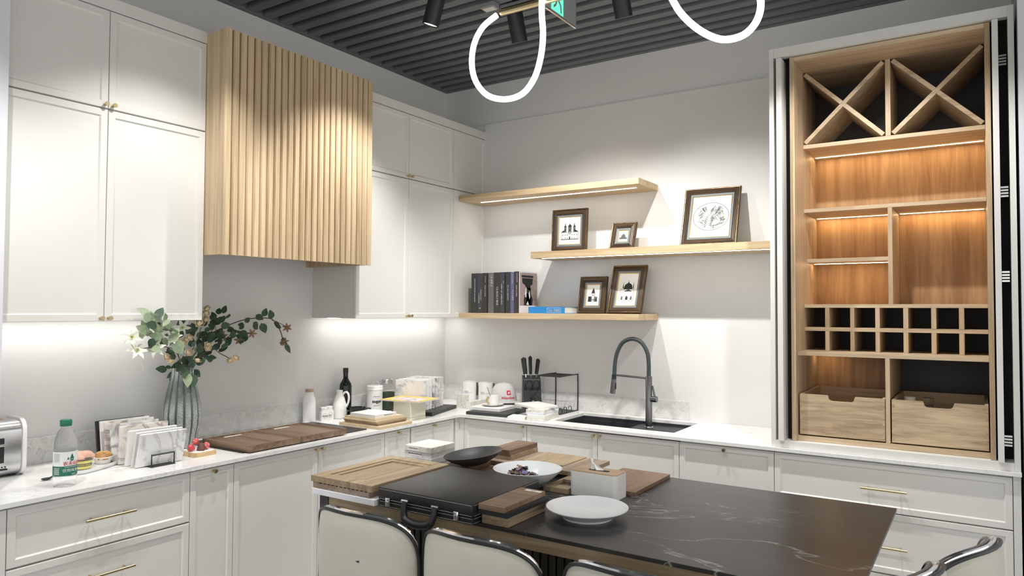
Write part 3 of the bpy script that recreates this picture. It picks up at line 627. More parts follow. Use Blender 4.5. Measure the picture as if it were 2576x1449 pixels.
# tissue box
tb = thing('tissue_box','white tissue box with wooden lid on the island','tissue box',(2.266,-1.942,ZI))
def rrect(x0,x1,y0,y1,r,n=5):
    out = []
    for cx,cy,a0 in ((x1-r,y1-r,0),(x0+r,y1-r,90),(x0+r,y0+r,180),(x1-r,y0+r,270)):
        for k in range(n+1): a = R(a0+90*k/n); out.append((cx+r*math.cos(a), cy+r*math.sin(a)))
    return out
bm = NB(); prism(bm, rrect(2.171,2.360,-1.990,-1.893,.016), ZI, .9865); obj('box_body', bm, M['matw'], tb, True)
bm = NB(); prism(bm, rrect(2.173,2.358,-1.988,-1.895,.015), .9868, .9905); obj('wooden_lid', bm, M['cork'], tb)
bm = NB(); prism(bm, rrect(2.228,2.312,-1.954,-1.932,.0108), .9906, .9911); obj('slot', bm, M['ink'], tb)
bm = NB(); g = []
for j in range(6):
    t = j/5; row = []
    for i in range(5):
        u = i/4-.5; row.append(bm.verts.new((2.262+u*(.052*(1-.75*t))-.022*t, -1.943+.006*math.sin(i*2.1+t*3)+.004*t, .9905+.038*t+.004*math.sin(i*1.7)*t)))
    g.append(row)
for j in range(5):
    for i in range(4): bm.faces.new((g[j][i],g[j][i+1],g[j+1][i+1],g[j+1][i]))
obj('tissue', bm, M['tissue'], tb, True)
# boards and blocks behind
single('board_sample','flat walnut board sample right of the tissue box','wood sample', box(2.18,2.388,-1.888,-1.535,ZI,.9155),'walnut','wood boards on the island',bevel=.0008)
bm = NB()
for a in ((2.064,2.167,-1.996,-1.945),(2.064,2.075,-1.9449,-1.86),(2.150,2.167,-1.9449,-1.86),(2.064,2.167,-1.8599,-1.62)): bx(bm, *a, ZI, .9175)
o = single('board_sample','oak board with a square cut-out between white bowl and tissue box','wood sample', bm,'oakx','wood boards on the island')
sk = single('power_socket','dark recessed power socket in the cut-out board','socket', box(2.0765,2.1485,-1.943,-1.862,ZI,.906),'gun')
for i in range(2): lathe(b_ := NB(), [(0,0),(.009,0),(.009,.0012),(0,.0012)], (2.096+i*.032,-1.905,.9061), 12); obj('outlet', b_, M['blackp'], sk)
single('board_sample','flat walnut board sample under the black bowl','wood sample', box(1.62,1.862,-2.06,-1.56,ZI,.9165),'walnut','wood boards on the island',bevel=.0008)
single('board_sample','short walnut plank directly under the tilted black bowl','wood sample', box(1.57,1.695,-1.985,-1.812,.9168,.934),'walnut','wood boards on the island',bevel=.0008)
single('board_sample','greyed brown board sample behind the white bowl','wood sample', box(1.645,2.115,-1.802,-1.527,.9180,.9350),'greyoak','wood boards on the island',bevel=.0008)
single('veneer_sheet','thin light oak veneer sheet behind the white bowl','wood sample', box(1.805,2.005,-1.738,-1.529,.9353,.9395),'oaky','wood boards on the island')
single('sample_block','oak sample block under the walnut one behind the black bowl','wood sample', box(1.655,1.758,-1.752,-1.530,.9353,.9545),'oakx','sample blocks on the island',bevel=.0008)
single('sample_block','walnut sample block topping the pile behind the black bowl','wood sample', box(1.650,1.754,-1.756,-1.528,.9548,.9760),'walnut','sample blocks on the island',bevel=.0008)
o = single('shallow_bowl','tilted matt black shallow bowl beside the black case','bowl', lathe(NB(), [(0,.003),(.04,.003),(.055,.006),(.10,.028),(.123,.046),(.1245,.049),(.121,.048),(.095,.031),(.05,.012),(0,.009)], (0,0,0), 48), 'blackbowl', smooth=True)
o.location = (1.690,-1.925,.9415); q = Matrix.Rotation(R(-7.5), 3, Vector((-.547,.837,0))); o.rotation_euler = q.to_euler()
for k,(m,lab) in enumerate((('mar1','white marble sample tile at the bottom of the stack behind the oak door'),('mar1','pale marble sample tile, second from the bottom of the stack'),('quartz2','grey quartzite sample tile with a printed label, under the top tile'),('mar4','beige quartzite sample tile with a printed label, top of the stack'))):
    z = ZI+k*.0233; d = (.0,.002,-.003,.002)[k]
    o = single('stone_sample', lab, 'stone sample', box(1.352+d,1.500+d,-1.975-d,-1.812-d,z,z+.0230), m, 'stone sample stack on the island', bevel=.0008)
    if k >= 2:
        xl = 1.398 + (.006 if k == 2 else 0); y = -1.975-d
        obj('label_sticker', box(xl-.028,xl+.034,y-.0008,y-.0001,z+.003,z+.020), M['paper'], o); bm = NB(); text(bm, 'Taj Mahal Quartzite' if k == 3 else 'White Montreal Quartzite', .0078, fY(xl+.003,y-.0008,z+.013,.0004), squeeze=.85, bold=1); obj('lettering', bm, M['ink'], o)
single('stone_sample','flat white marble sample behind the black bowl','stone sample', box(1.43,1.61,-1.75,-1.53,ZI,.914),'mar1',bevel=.0008)

# ------------------------------------------------------------------ sink and tap
sk = thing('kitchen_sink','black undermount composite sink set in the counter','sink',(1.63,-.29,.68))
K = lambda n,*a: obj(n, box(*a), M['sinkc'], sk)
x0,x1,y0,y1 = 1.235,2.025,-.50,-.08
K('basin_wall',x0,x1,y0,y0+.016,.68,.8830); K('basin_wall',x0,x1,y1-.016,y1,.68,.8830); K('basin_wall',x0,x0+.016,y0+.0165,y1-.0165,.68,.8830); K('basin_wall',x1-.016,x1,y0+.0165,y1-.0165,.68,.8830)
K('basin_floor',x0+.0165,x1-.0165,y0+.0165,y1-.0165,.68,.69); K('tap_ledge',1.66,x1-.0165,-.29,y1-.0165,.6905,.868); K('basin_step',x0+.0165,1.6595,-.115,y1-.0165,.6905,.862)
obj('drain', lathe(NB(), [(0,0),(.04,0),(.045,.006),(.03,.010),(0,.010)], (1.88,-.40,.6905), 24), M['steel'], sk, True)
fx, fy = 1.764, -.245
tp = thing('kitchen_tap','tall gunmetal spring-neck kitchen tap behind the sink','tap',(fx,fy,.8683))
obj('base_ring', lathe(NB(), [(0,0),(.028,0),(.028,.008),(.024,.012),(0,.012)], (fx,fy,.8683), 24), M['steel'], tp, True)
obj('column', lathe(NB(), [(0,0),(.0205,0),(.0205,.296),(.0185,.300),(0,.300)], (fx,fy,.8806), 24), M['gun'], tp, True)
hose = smoothpath([(fx,fy,1.18),(fx-.001,fy,1.27),(fx-.012,fy,1.33),(fx-.05,fy,1.385),(fx-.108,fy,1.404),(fx-.168,fy,1.382),(fx-.205,fy,1.325),(fx-.222,fy,1.26),(fx-.228,fy,1.178)],6)
obj('hose', tube(NB(), hose, .0125, 14), M['rubber'], tp, True)
obj('collar', tube(NB(), [(fx-.228,fy,1.18),(fx-.231,fy,1.15)], .0145, 14), M['blackp'], tp, True)
sh = obj('spray_head', tube(NB(), [(fx-.231,fy,1.152),(fx-.240,fy,1.062)], [.0155,.0165], 16), M['gun'], tp, True)
obj('spray_button', box(fx-.222,fx-.216,fy-.006,fy+.006,1.09,1.13), M['blackp'], sh, bevel=.002)
obj('support_arm', tube(NB(), [(fx,fy,1.168),(fx-.19,fy,1.176),(fx-.216,fy,1.176)], .0065, 10), M['gun'], tp, True)
lv = obj('lever_hub', tube(NB(), [(fx+.015,fy,1.045),(fx+.052,fy,1.045)], .018, 18), M['gun'], tp, True)
obj('lever', tube(NB(), [(fx+.040,fy,1.05),(fx+.022,fy+.004,1.125)], [.0075,.0045], 10), M['gun'], lv, True)

# ------------------------------------------------------------------ left counter
ZC = .9003
# toaster
to = thing('toaster','stainless steel toaster with white end at the far left','toaster',(.11,-3.10,ZC))
prf = []
for cx_,cz_,a0 in ((.150,1.080,0),(.070,1.080,90),(.070,.950,180),(.150,.950,270)):
    for k in range(6): a = R(a0+18*k); prf.append((cx_+.045*math.cos(a), cz_+.045*math.sin(a)))
def extr_y(bm, prof, y0, y1):
    a = [bm.verts.new((x,y0,z)) for x,z in prof]; b = [bm.verts.new((x,y1,z)) for x,z in prof]; n = len(prof)
    bm.faces.new(a); bm.faces.new(b[::-1])
    for i in range(n): bm.faces.new((a[i],a[(i+1)%n],b[(i+1)%n],b[i]))
    return bm
obj('shell', extr_y(NB(), prf, -3.144, -2.982), M['steel'], to, True)
obj('end_cap', extr_y(NB(), [(.11+(x-.11)*1.04, 1.015+(z-1.015)*1.04) for x,z in prf], -2.9815, -2.966), M['ceramic'], to, True, bevel=.003)
obj('lever_slot', box(.1955,.1965,-3.075,-3.045,.962,1.06), M['blackp'], to); obj('lever', box(.1966,.207,-3.08,-3.044,1.028,1.038), M['steel'], to, bevel=.002)
for k in range(3): obj('indicator_dot', lathe(NB(), [(0,0),(.003,0),(.003,.001),(0,.001)], seg=10, M=axisM('x',(.1955,-3.062+k*.011,.945))), M['blackp'], to)
obj('display_bar', box(.1955,.1965,-3.09,-3.032,.932,.937), M['blackp'], to); obj('bread_slot', box(.09,.125,-3.14,-3.02,1.1245,1.1256), M['bread'], to)
for y in (-3.0,-3.12):
    for x in (.07,.15): obj('foot', lathe(NB(), [(0,0),(.008,0),(.008,.006),(0,.006)], (x,y,ZC), 10), M['blackp'], to)
# water bottle
bxx, byy = .507, -2.962; phb = tocam(bxx,byy)
wb = thing('water_bottle','clear plastic water bottle with green cap and label','bottle',(bxx,byy,ZC))
obj('bottle_body', lathe(NB(), [(0,.006),(.020,.002),(.034,.0),(.039,.008),(.0385,.02),(.040,.03),(.039,.036),(.0402,.042),(.0402,.136),(.0385,.15),(.0375,.165),(.034,.185),(.0265,.205),(.0185,.216),(.016,.222),(.016,.226)], (bxx,byy,ZC), 36), M['glassy'], wb, True)
obj('cap', lathe(NB(), [(.0,.2265),(.020,.2265),(.0205,.229),(.0198,.231),(.0205,.233),(.0205,.247),(.018,.251),(0,.251)], (bxx,byy,ZC), 28), M['green'], wb, True)
def band(z0,z1,r): return lathe(NB(), [(r,z0),(r,z1)], (bxx,byy,ZC), 40)
lb = obj('label_sleeve', band(.0425,.136,.0406), M['paper'], wb, True); obj('green_band', band(.0425,.079,.0409), M['green'], lb, True); obj('blue_line', band(.1335,.1355,.0409), M['bookn'], lb, True)
bm = NB(); pm = phb+.62
text(bm,'农夫山泉',.0165, fC(bxx,byy,.0412,ZC+.088,pm), bold=1); obj('red_lettering', bm, M['inkr'], lb)
bm = NB(); text(bm,'饮用纯净水',.0135, fC(bxx,byy,.0412,ZC+.062,pm)); text(bm,'PURIFIED DRINKING WATER',.0042, fC(bxx,byy,.0412,ZC+.0745,pm), bold=1)
bars(bm, fC(bxx,byy,.0412,ZC+.0715,phb-.72), .022, .0018, 7, .0038)
text(bm,'550ml',.006, fC(bxx,byy,.0412,ZC+.048,pm+.1)); obj('white_lettering', bm, M['inkw'], lb)
bm = NB()
bars(bm, fC(bxx,byy,.0410,ZC+.125,phb-.72), .024, .0016, 8, .0042)
obj('small_print', bm, M['grey'], lb); bm = NB(); f = fC(bxx,byy,.0412,ZC+.106,pm-.05)
poly(bm, [(-.008,0),(.008,0),(0,.020)], f); poly(bm, [(-.008,-.002),(.008,-.002),(.004,-.008),(-.004,-.008)], f); poly(bm, [(-.018,-.002),(-.010,-.002),(-.013,.008)], f); obj('mountain_emblem', bm, M['green'], lb)
# spoon
bm = NB(); tube(bm, smoothpath([(.355,-2.945,ZC+.006),(.342,-2.915,ZC+.011),(.33,-2.885,ZC+.007)],4), .003, 8)
lathe(bm, [(0,-.004),(.010,-.003),(.014,.001),(.0135,.002),(.009,-.001),(0,-.002)], seg=14, M=Matrix.Translation((.362,-2.962,ZC+.006)) @ Matrix.Scale(1.4,4,(0,1,0)))
single('spoon','small dark spoon lying behind the water bottle','spoon', bm,'blackm',smooth=True)
# tray with buns
ty = thing('serving_tray','white rounded tray carrying two muffins','tray',(.272,-2.742,ZC))
def ovalset(bm, ring, c, ang):
    rows = []
    for a_, b_, z, nexp in ring:
        row = []
        for k in range(36):
            t = 2*math.pi*k/36; cc, ss = math.cos(t), math.sin(t); rx = a_*math.copysign(abs(cc)**(2/nexp),cc); ry = b_*math.copysign(abs(ss)**(2/nexp),ss)
            ca, sa = math.cos(R(ang)), math.sin(R(ang)); row.append(bm.verts.new((c[0]+rx*ca-ry*sa, c[1]+rx*sa+ry*ca, c[2]+z)))
        rows.append(row)
    bm.faces.new(rows[0][::-1]); bm.faces.new(rows[-1])
    for A, Bq in zip(rows, rows[1:]):
        for i in range(36): bm.faces.new((A[i],A[(i+1)%36],Bq[(i+1)%36],Bq[i]))
    return bm
obj('dish', ovalset(NB(), [(.068,.148,0,3.2),(.076,.158,.010,3.2),(.078,.160,.018,3.2),(.075,.157,.018,3.2),(.070,.150,.008,3.2)], (.272,-2.742,ZC), 26), M['ceramic'], ty, True)
m1 = thing('muffin','pink muffin in a brown and yellow paper cup','muffin',(.305,-2.80,.9087))
obj('paper_cup', lathe(NB(), [(0,0),(.032,0),(.0395,.050),(.0375,.050),(0,.048)], (.305,-2.80,.9087), 32), M['cup'], m1, True)
for za,zb_ in ((.003,.014),(.026,.037)): obj('yellow_stripe', lathe(NB(), [(.032+.15*za+.0004,za),(.032+.15*zb_+.0004,zb_)], (.305,-2.80,.9087), 32), M['yel'], m1, True)
bm = NB(); text(bm,'PARADISE BREAD',.0085, fC(.305,-2.80,.0355,.9087+.020,tocam(.305,-2.80)+.1,.001)); obj('lettering', bm, M['yel'], m1)
def lump(c, r, h, amp, seed, seg=22, rings=9):
    rnd = random.Random(seed); ph = [rnd.random()*6.28 for _ in range(8)]; prof = []
    bm = NB(); rows = []
    for j in range(rings+1):
        t = j/rings; rr_ = r*math.cos(t*math.pi/2)**.6 if j < rings else 0; row = []
        if j == rings: row = [bm.verts.new((c[0],c[1],c[2]+h))]
        else:
            for i in range(seg):
                a = 2*math.pi*i/seg; q = 1+amp*(math.sin(3*a+ph[0]+t*4)+.7*math.sin(5*a+ph[1]-t*5)+.5*math.sin(8*a+ph[2]+t*9))
                row.append(bm.verts.new((c[0]+rr_*q*math.cos(a), c[1]+rr_*q*math.sin(a), c[2]+h*math.sin(t*math.pi/2)*(1+.6*amp*math.sin(2*a+ph[3])))))
        rows.append(row)
    bm.faces.new(rows[0][::-1])
    for A, Bq in zip(rows, rows[1:]):
        for i in range(len(A)):
            j = (i+1) % len(A)
            bm.faces.new((A[i],A[j],Bq[0])) if len(Bq) == 1 else bm.faces.new((A[i],A[j],Bq[j],Bq[i]))
    return bm
obj('cake_top', lump((.305,-2.80,.9525),.041,.030,.10,5), M['pinkcake'], m1, 2)
m2 = thing('muffin','glazed muffin with sesame topping in a cream paper cup','muffin',(.265,-2.695,.9087))
obj('paper_cup', lathe(NB(), [(0,0),(.027,0),(.041,.030),(.039,.030),(0,.028)], (.265,-2.695,.9087), 20, flute=lambda a,z: 1+.05*math.sin(8*a)*(z>.01)), M['paper'], m2)
obj('bread_top', lump((.265,-2.695,.928),.037,.031,.05,9), M['bread'], m2, 2)
bm = NB(); rr = random.Random(11)
for k in range(130):
    a = rr.random()*6.28; t = rr.random()*.95; rad = .0385*math.cos(t*math.pi/2)**.6; zz = .928+.0315*math.sin(t*math.pi/2)
    p = Vector((.265+rad*math.cos(a), -2.695+rad*math.sin(a), zz)); bx(bm, -.0013,.0013,-.0009,.0009,-.0007,.0007, M=Matrix.Translation(p) @ Matrix.Rotation(rr.random()*6,4,'Z') @ Matrix.Rotation(rr.random()*2,4,'X'))
o = obj('sesame_seeds', bm, M['sesame'], m2); o['kind'] = 'stuff'
# black rack with sample tiles
rk = thing('tile_rack','black metal rack holding leaning sample tiles','rack',(.33,-2.555,ZC))
obj('base_plate', box(.115,.492,-2.610,-2.500,ZC,.9035), M['blackm'], rk)
for x in (.486,.121): obj('end_loop', tube(NB(), [(x,-2.606,.903),(x,-2.606,.952),(x,-2.504,.952),(x,-2.504,.903)], .0045, 4), M['blackm'], rk)
for x in (.182,.255,.302,.357,.405,.440): obj('divider_wire', tube(NB(), [(x,-2.606,.903),(x,-2.606,.925),(x,-2.504,.925),(x,-2.504,.903)], .0022, 6), M['blackm'], rk)
tl_ = [(.455,16,'mar1','white sample tile with grey veins, foremost in the black rack',.205,.145),(.425,15,'matw','plain white sample tile second from the front of the rack',.205,.148),(.385,9,'ceramic','plain off-white sample tile in the middle of the rack',.215,.150),(.330,2,'mar3','pale marble sample tile in the rack behind the off-white one',.215,.162),(.275,-7,'mar2','cracked-pattern marble sample tile near the back of the rack',.215,.165),(.235,-9,'mar3','two-tone beige sample tile third from the back of the rack',.22,.17),(.200,-10,'matw','narrow white sample tile second from the back of the rack',.22,.172),(.165,-11,'slate2','black sample tile at the back of the rack',.22,.17)]
for x, ln, m, lab, w, h in tl_:
    o = single('sample_tile', lab, 'tile', box(x-.006,x+.006,-2.555-w/2,-2.555+w/2,0,h), m, 'sample tiles in the black rack', bevel=.001)
    o.location.z = .9045 + .006*math.sin(R(abs(ln))); o.rotation_euler = (0, R(ln*.9), R(-2))
# fruit board
fb = thing('fruit_board','small pale wood board with decorative strawberries','board',(.405,-2.325,ZC))
bm = NB(); prism(bm, rrect(.352,.458,-2.385,-2.268,.022), ZC, .9195); obj('board', bm, M['pine'], fb)
bm = NB(); prism(bm, rrect(.360,.450,-2.377,-2.276,.018), .9196, .9202); obj('cloth', bm, M['tissue'], fb)
def berry(lab, x, y, z, e):
    t = thing('strawberry', lab, 'strawberry', (x,y,z), 'decorative strawberries')
    obj('fruit', lathe(NB(), [(0,-.016),(.006,-.014),(.012,-.004),(.0165,.006),(.015,.013),(.008,.017),(0,.017)], (x,y,z), 18), M['berry'], t, True, base=(x,y,z))
    bm = NB()
    for k in range(5):
        a = k*1.257; c, s = math.cos(a), math.sin(a); poly(bm, [(0,0),(.008,-.004),(.018,0),(.008,.004)], lambda u,v: (x+u*c-v*s, y+u*s+v*c, z+.018-.25*u+.0))
    obj('calyx', bm, M['berryt'], t, base=(x,y,z)); t.rotation_euler = e; return t
berry('red strawberry on top of the small fruit pile', .392,-2.338,.958,(.9,.3,0)); berry('red and yellow strawberry at the left of the fruit board', .400,-2.366,.9365,(1.3,.2,-.6)); berry('strawberry with a pale leaf at the right of the fruit board', .408,-2.295,.9365,(1.2,-.3,.9)); 
o = single('dried_calyx','brown dried seed head among the strawberries','seed head', lump((.415,-2.327,.9204),.016,.034,.16,4,14,6),'berryb',smooth=2)
# cooktop with two walnut doors on it
single('cooktop','black glass cooktop under the walnut boards','cooktop', box(.10,.545,-2.200,-1.385,ZC,.9055),'blackp',bevel=.001)
for y0,y1,lab in ((-2.186,-1.882,'walnut panelled board on the cooktop, nearer the vase'),(-1.880,-1.572,'walnut panelled board on the cooktop, nearer the wood stack')):
    bm = NB(); rs = []; x0,x1,zt = .212,.578,.9355
    for ins, z in ((0,.9058),(0,zt-.001),(.001,zt),(.010,zt),(.0105,zt-.004),(.020,zt-.004),(.0205,zt-.007)): rs.append([bm.verts.new(p) for p in ((x0+ins,y0+ins,z),(x1-ins*.3,y0+ins*.3,z),(x1-ins*.3,y1-ins,z),(x0+ins,y1-ins,z))])
    bm.faces.new(rs[0]); bm.faces.new(rs[-1])
    for A, Bq in zip(rs, rs[1:]):
        for i in range(4): bm.faces.new((A[i],A[(i+1)%4],Bq[(i+1)%4],Bq[i]))
    o = single('panelled_board', lab, 'board', bm, 'walnutx', 'walnut boards on the cooktop')
    obj('paper_sticker', box(.236,.252,y0+.10,y0+.20,.9288,.9292), M['paper'], o)
# bottles and jars by the wall
def vessel(name, label, cat, x, y, parts, group=None):
    t = thing(name, label, cat, (x,y,ZC), group)
    for nm, prof, m, seg in parts: obj(nm, lathe(NB(), prof, (x,y,ZC), seg), M[m], t, True)
    return t
vessel('milk_bottle','frosted white bottle with wooden stopper near the backsplash','bottle',.062,-1.380,[('bottle_body',[(0,0),(.037,0),(.0385,.004),(.0385,.128),(.034,.146),(.027,.156),(.025,.180),(0,.180)],'ceramic',32),('stopper',[(0,.1805),(.0255,.1805),(.0255,.195),(.024,.197),(0,.197)],'cork',28)])
for y, wd in ((-1.300,'PEPPER'),(-1.246,'SALT')):
    x = .103 if wd == 'PEPPER' else .088
    t = thing('spice_jar', 'small white square %s jar' % wd.lower() + (' beside the stoppered bottle' if wd == 'PEPPER' else ' beside the white jug'), 'jar', (x,y,ZC), 'small white spice jars')
    bm = NB(); prism(bm, rrect(x-.023,x+.023,y-.023,y+.023,.006), ZC, .958); prism(bm, rrect(x-.019,x+.019,y-.019,y+.019,.010), .958, .966); obj('jar_body', bm, M['ceramic'], t)
    obj('lid', lathe(NB(), [(0,0),(.019,0),(.021,.006),(.021,.014),(.018,.017),(0,.018)], (x,y,.9663), 20), M['ceramic'], t, True)
    bm = NB(); text(bm, wd, .013, fX(x+.023,y,.930,.0006), squeeze=.85, bold=1); bars(bm, fX(x+.023,y,.9205,.0006), .016, .0018, 1, .004)
    for a0 in (25,205):
        for k in range(12):
            a = R(a0+k*11); b = R(a0+k*11+8); f = fX(x+.023,y,.930,.0006); poly(bm, [(.0165*math.cos(a),.0165*math.sin(a)),(.0165*math.cos(b),.0165*math.sin(b)),(.0155*math.cos(b),.0155*math.sin(b)),(.0155*math.cos(a),.0155*math.sin(a))], f)
    obj('lettering', bm, M['ink'], t); t.rotation_euler = (0,0,R(-25))
jx, jy = .095, -1.168
t = vessel('ceramic_jug','white ceramic oil jug with loop handle','jug',jx,jy,[('jug_body',[(0,0),(.037,0),(.042,.004),(.044,.05),(.042,.085),(.030,.125),(.0195,.150),(.018,.158),(.0215,.172),(.0185,.172),(.015,.158),(0,.150)],'ceramic',32)])
pa = tocam(jx,jy)+R(75); cx_, sx_ = math.cos(pa), math.sin(pa)
obj('jug_handle', tube(NB(), smoothpath([(jx+cx_*q,jy+sx_*q,ZC+z) for q,z in ((.017,.140),(.032,.160),(.050,.156),(.058,.130),(.054,.095),(.042,.070))],5), .0065, 10), M['ceramic'], t, True)
ox, oy = .070, -1.095
t = vessel('oil_bottle','tall dark olive oil bottle with printed label','bottle',ox,oy,[('bottle_body',[(0,0),(.037,0),(.038,.003),(.038,.190),(.035,.206),(.022,.228),(.0155,.240),(.0150,.275),(0,.275)],'oilg',32),('screw_cap',[(0,.2755),(.0165,.2755),(.0165,.303),(.0155,.305),(0,.305)],'blackm',24)])
ph_ = tocam(ox,oy)+.25; bm = NB(); f = fC(ox,oy,.038,ZC+.115,ph_)
poly(bm, [(-.014,-.021),(.014,-.021),(.014,.021),(-.014,.021)], f); o = obj('label_picture', bm, M['brick'], t)
bm = NB(); bars(bm, fC(ox,oy,.0382,ZC+.080,ph_), .022, .003, 2, .008); bars(bm, fC(ox,oy,.0382,ZC+.062,ph_), .018, .0025, 1, .006); bars(bm, fC(ox,oy,.0382,ZC+.150,ph_), .016, .0025, 1, .006); f = fC(ox,oy,.0382,ZC+.036,ph_)
poly(bm, [(-.0012,-.022),(.0012,-.022),(.0012,0),(-.0012,0)], f)
rr = random.Random(2)
for k in range(26):
    a = rr.random()*6.28; q = .012*math.sqrt(rr.random()); u, v = q*math.cos(a), q*.8*math.sin(a)+.006; poly(bm, [(u-.002,v),(u,v-.0013),(u+.002,v),(u,v+.0013)], f)
poly(bm, [(-.004,.122),(.004,.122),(0,.130)], f); obj('lettering', bm, M['inkw'], t)
t = thing('coffee_cup','matt black coffee cup on a matching saucer','cup',(.190,-1.105,ZC))
obj('saucer', lathe(NB(), [(0,.002),(.03,.002),(.034,0),(.062,.008),(.068,.012),(.064,.013),(.03,.006),(0,.006)], (.190,-1.105,ZC), 32), M['blackbowl'], t, True)
obj('cup_body', lathe(NB(), [(0,.0065),(.03,.0065),(.043,.016),(.047,.035),(.0475,.068),(.0455,.068),(.044,.035),(.03,.012),(0,.012)], (.190,-1.105,ZC), 32), M['blackbowl'], t, True)
obj('cup_handle', tube(NB(), smoothpath([(.212,-1.064,.955),(.222,-1.040,.957),(.228,-1.028,.948),(.222,-1.034,.934),(.213,-1.060,.930)],4), .0045, 8), M['blackbowl'], t, True)
single('teaspoon','thin steel teaspoon leaning out of the black cup','spoon', tube(NB(), [(.185,-1.10,.918),(.205,-1.050,.995)], .0018, 8),'steel')
sx, sy = .105, -.868
t = vessel('sugar_canister','white enamel sugar canister with lid and wire handle','canister',sx,sy,[('canister_body',[(0,0),(.049,0),(.051,.003),(.051,.150),(0,.150)],'ceramic',36),('lid',[(0,.1505),(.0535,.1505),(.0535,.156),(.052,.158),(.052,.174),(.048,.178),(0,.180)],'ceramic',36)])
ph_ = tocam(sx,sy); cx_, sx_ = math.cos(ph_+R(90)), math.sin(ph_+R(90))
obj('lid_handle', tube(NB(), smoothpath([(sx+cx_*q,sy+sx_*q,ZC+z) for q,z in ((-.026,.180),(-.020,.198),(0,.206),(.020,.198),(.026,.180))],5), .0025, 8), M['steel'], t, True)
bm = NB(); pc = ph_+.28; text(bm,'sugar',.030, fC(sx,sy,.051,ZC+.078,pc), bold=2); text(bm,'PREMIUM',.010, fC(sx,sy,.051,ZC+.108,pc)); text(bm,'QUALITY',.010, fC(sx,sy,.051,ZC+.050,pc)); text(bm,'•  •',.012, fC(sx,sy,.051,ZC+.098,pc)); obj('lettering', bm, M['ink'], t)
vessel('storage_jar','glass storage jar of dried herbs with steel lid','jar',.080,-.722,[('glass_body',[(0,0),(.048,0),(.050,.004),(.050,.150),(.044,.165),(.036,.172),(.036,.178)],'glass',32),('herbs',[(0,.004),(.046,.004),(.046,.118),(0,.124)],'herb',28),('screw_lid',[(0,.1785),(.039,.1785),(.039,.204),(.036,.207),(0,.207)],'steel',32)])
# wood sample stack
for k,(x0,x1,y0,y1,z0,z1,lab) in enumerate(((.292,.613,-1.356,-1.078,ZC,.9165,'large plywood sample board at the bottom of the counter stack'),(.318,.578,-1.336,-1.088,.9168,.9255,'oak veneered sample board second from the bottom of the counter stack'),(.312,.585,-1.338,-1.095,.9258,.9355,'oak veneered sample board in the middle of the counter stack'),(.310,.572,-1.343,-1.100,.9358,.9445,'oak veneered sample board second from the top of the counter stack'),(.318,.566,-1.336,-1.108,.9448,.9545,'oak veneered sample board at the top of the counter stack'))):
    single('board_sample', lab, 'wood sample', box(x0,x1,y0,y1,z0,z1), 'ply' if k in (0,3,4) else 'oaky', 'wood boards stacked on the counter', bevel=.0007, rot=(0,0,R((0,1.5,-1,1,-1)[k])))
o = single('stone_sample','white quartz sample with a printed label on the wood stack','stone sample', box(.352,.552,-1.326,-1.150,.9548,.9745),'matw',bevel=.0015)
obj('label_sticker', box(.5522,.5526,-1.262,-1.175,.957,.973), M['paper'], o); bm = NB(); text(bm,'White Montreal Quartz',.009, fX(.5526,-1.218,.966,.0004), squeeze=.85, bold=1); obj('lettering', bm, M['ink'], o)
o = single('sample_box','plain cream box between wood stack and marble tiles','box', box(.400,.537,-1.010,-.866,ZC,1.0105),'cream',bevel=.001); obj('lid_seam', box(.3995,.5375,-1.0105,-.8655,.918,.9188), M['ltan'], o)
mg = thing('magazine_stack','colourful yellow magazine lying on the cream box','magazine',(.44,-.90,1.0108))
obj('pages', box(.295,.583,-1.018,-.782,1.0108,1.0165), M['paper'], mg); obj('cover', box(.294,.584,-1.019,-.781,1.0166,1.0182), M['magy'], mg)
obj('cover_photo', box(.34,.545,-.972,-.845,1.0183,1.0186), M['magm'], mg); obj('cover_photo', box(.45,.583,-1.018,-.975,1.0183,1.0186), M['magm'], mg); mg.rotation_euler = (0,0,R(6))
# marble tiles on dark slab
def local(P0, ang): return Matrix.Translation((P0[0],P0[1],0)) @ Matrix.Rotation(R(ang),4,'Z')
LM = local((.522,-.785), 14.7)     # local x = -width, local y = along the slab
bm = NB(); bx(bm,-.29,0,0,.40,ZC,.9235,M=LM); single('display_slab','dark grey slab carrying upright marble tiles','slab', bm,'slate',bevel=.001)
for k in range(7):
    bm = NB(); y = .050+k*.046; bx(bm,-.285,-.075,y,y+.018,.9238,1.118+.002*(k%2),M=LM)
    single('marble_tile', ('foremost upright marble tile on the dark slab','second upright marble tile from the front on the dark slab','third upright marble tile from the front on the dark slab','middle upright marble tile on the dark slab','third upright marble tile from the back on the dark slab','second upright marble tile from the back on the dark slab','rearmost upright marble tile on the dark slab')[k], 'tile', bm, 'mar2' if k in (0,3,4) else 'mar1', 'upright marble tiles', bevel=.001)

# ------------------------------------------------------------------ back counter, left of the sink
def strap_mug(label, x, y, side, txt):
    t = vessel('canister_mug', label, 'canister', x, y, [('mug_body',[(0,0),(.050,0),(.053,.003),(.053,.155),(.0505,.155),(.049,.008),(0,.008)],'ceramic',36)], 'white canisters in the corner')
    a = tocam(x,y)+R(side); c,s = math.cos(a), math.sin(a)
    obj('leather_strap', tube(NB(), [(x+c*.056,y+s*.056,ZC+.148),(x+c*.062,y+s*.062,ZC+.10),(x+c*.057,y+s*.057,ZC+.055)], .008, 8, sx=.4), M['ltan'], t)
    bm = NB(); bars(bm, fC(x,y,.053,ZC+.085,tocam(x,y)-.45), .030, .0055, 2, .010); bars(bm, fC(x,y,.053,ZC+.078,tocam(x,y)+.15), .032, .0025, 1, .010); obj('lettering', bm, M['grey'], t)
strap_mug('white canister with leather strap, nearer the inner corner', .315,-.105, 70, 'TEA'); strap_mug('white canister with leather strap beside the cap', .452,-.095, 80, 'COFFEE')
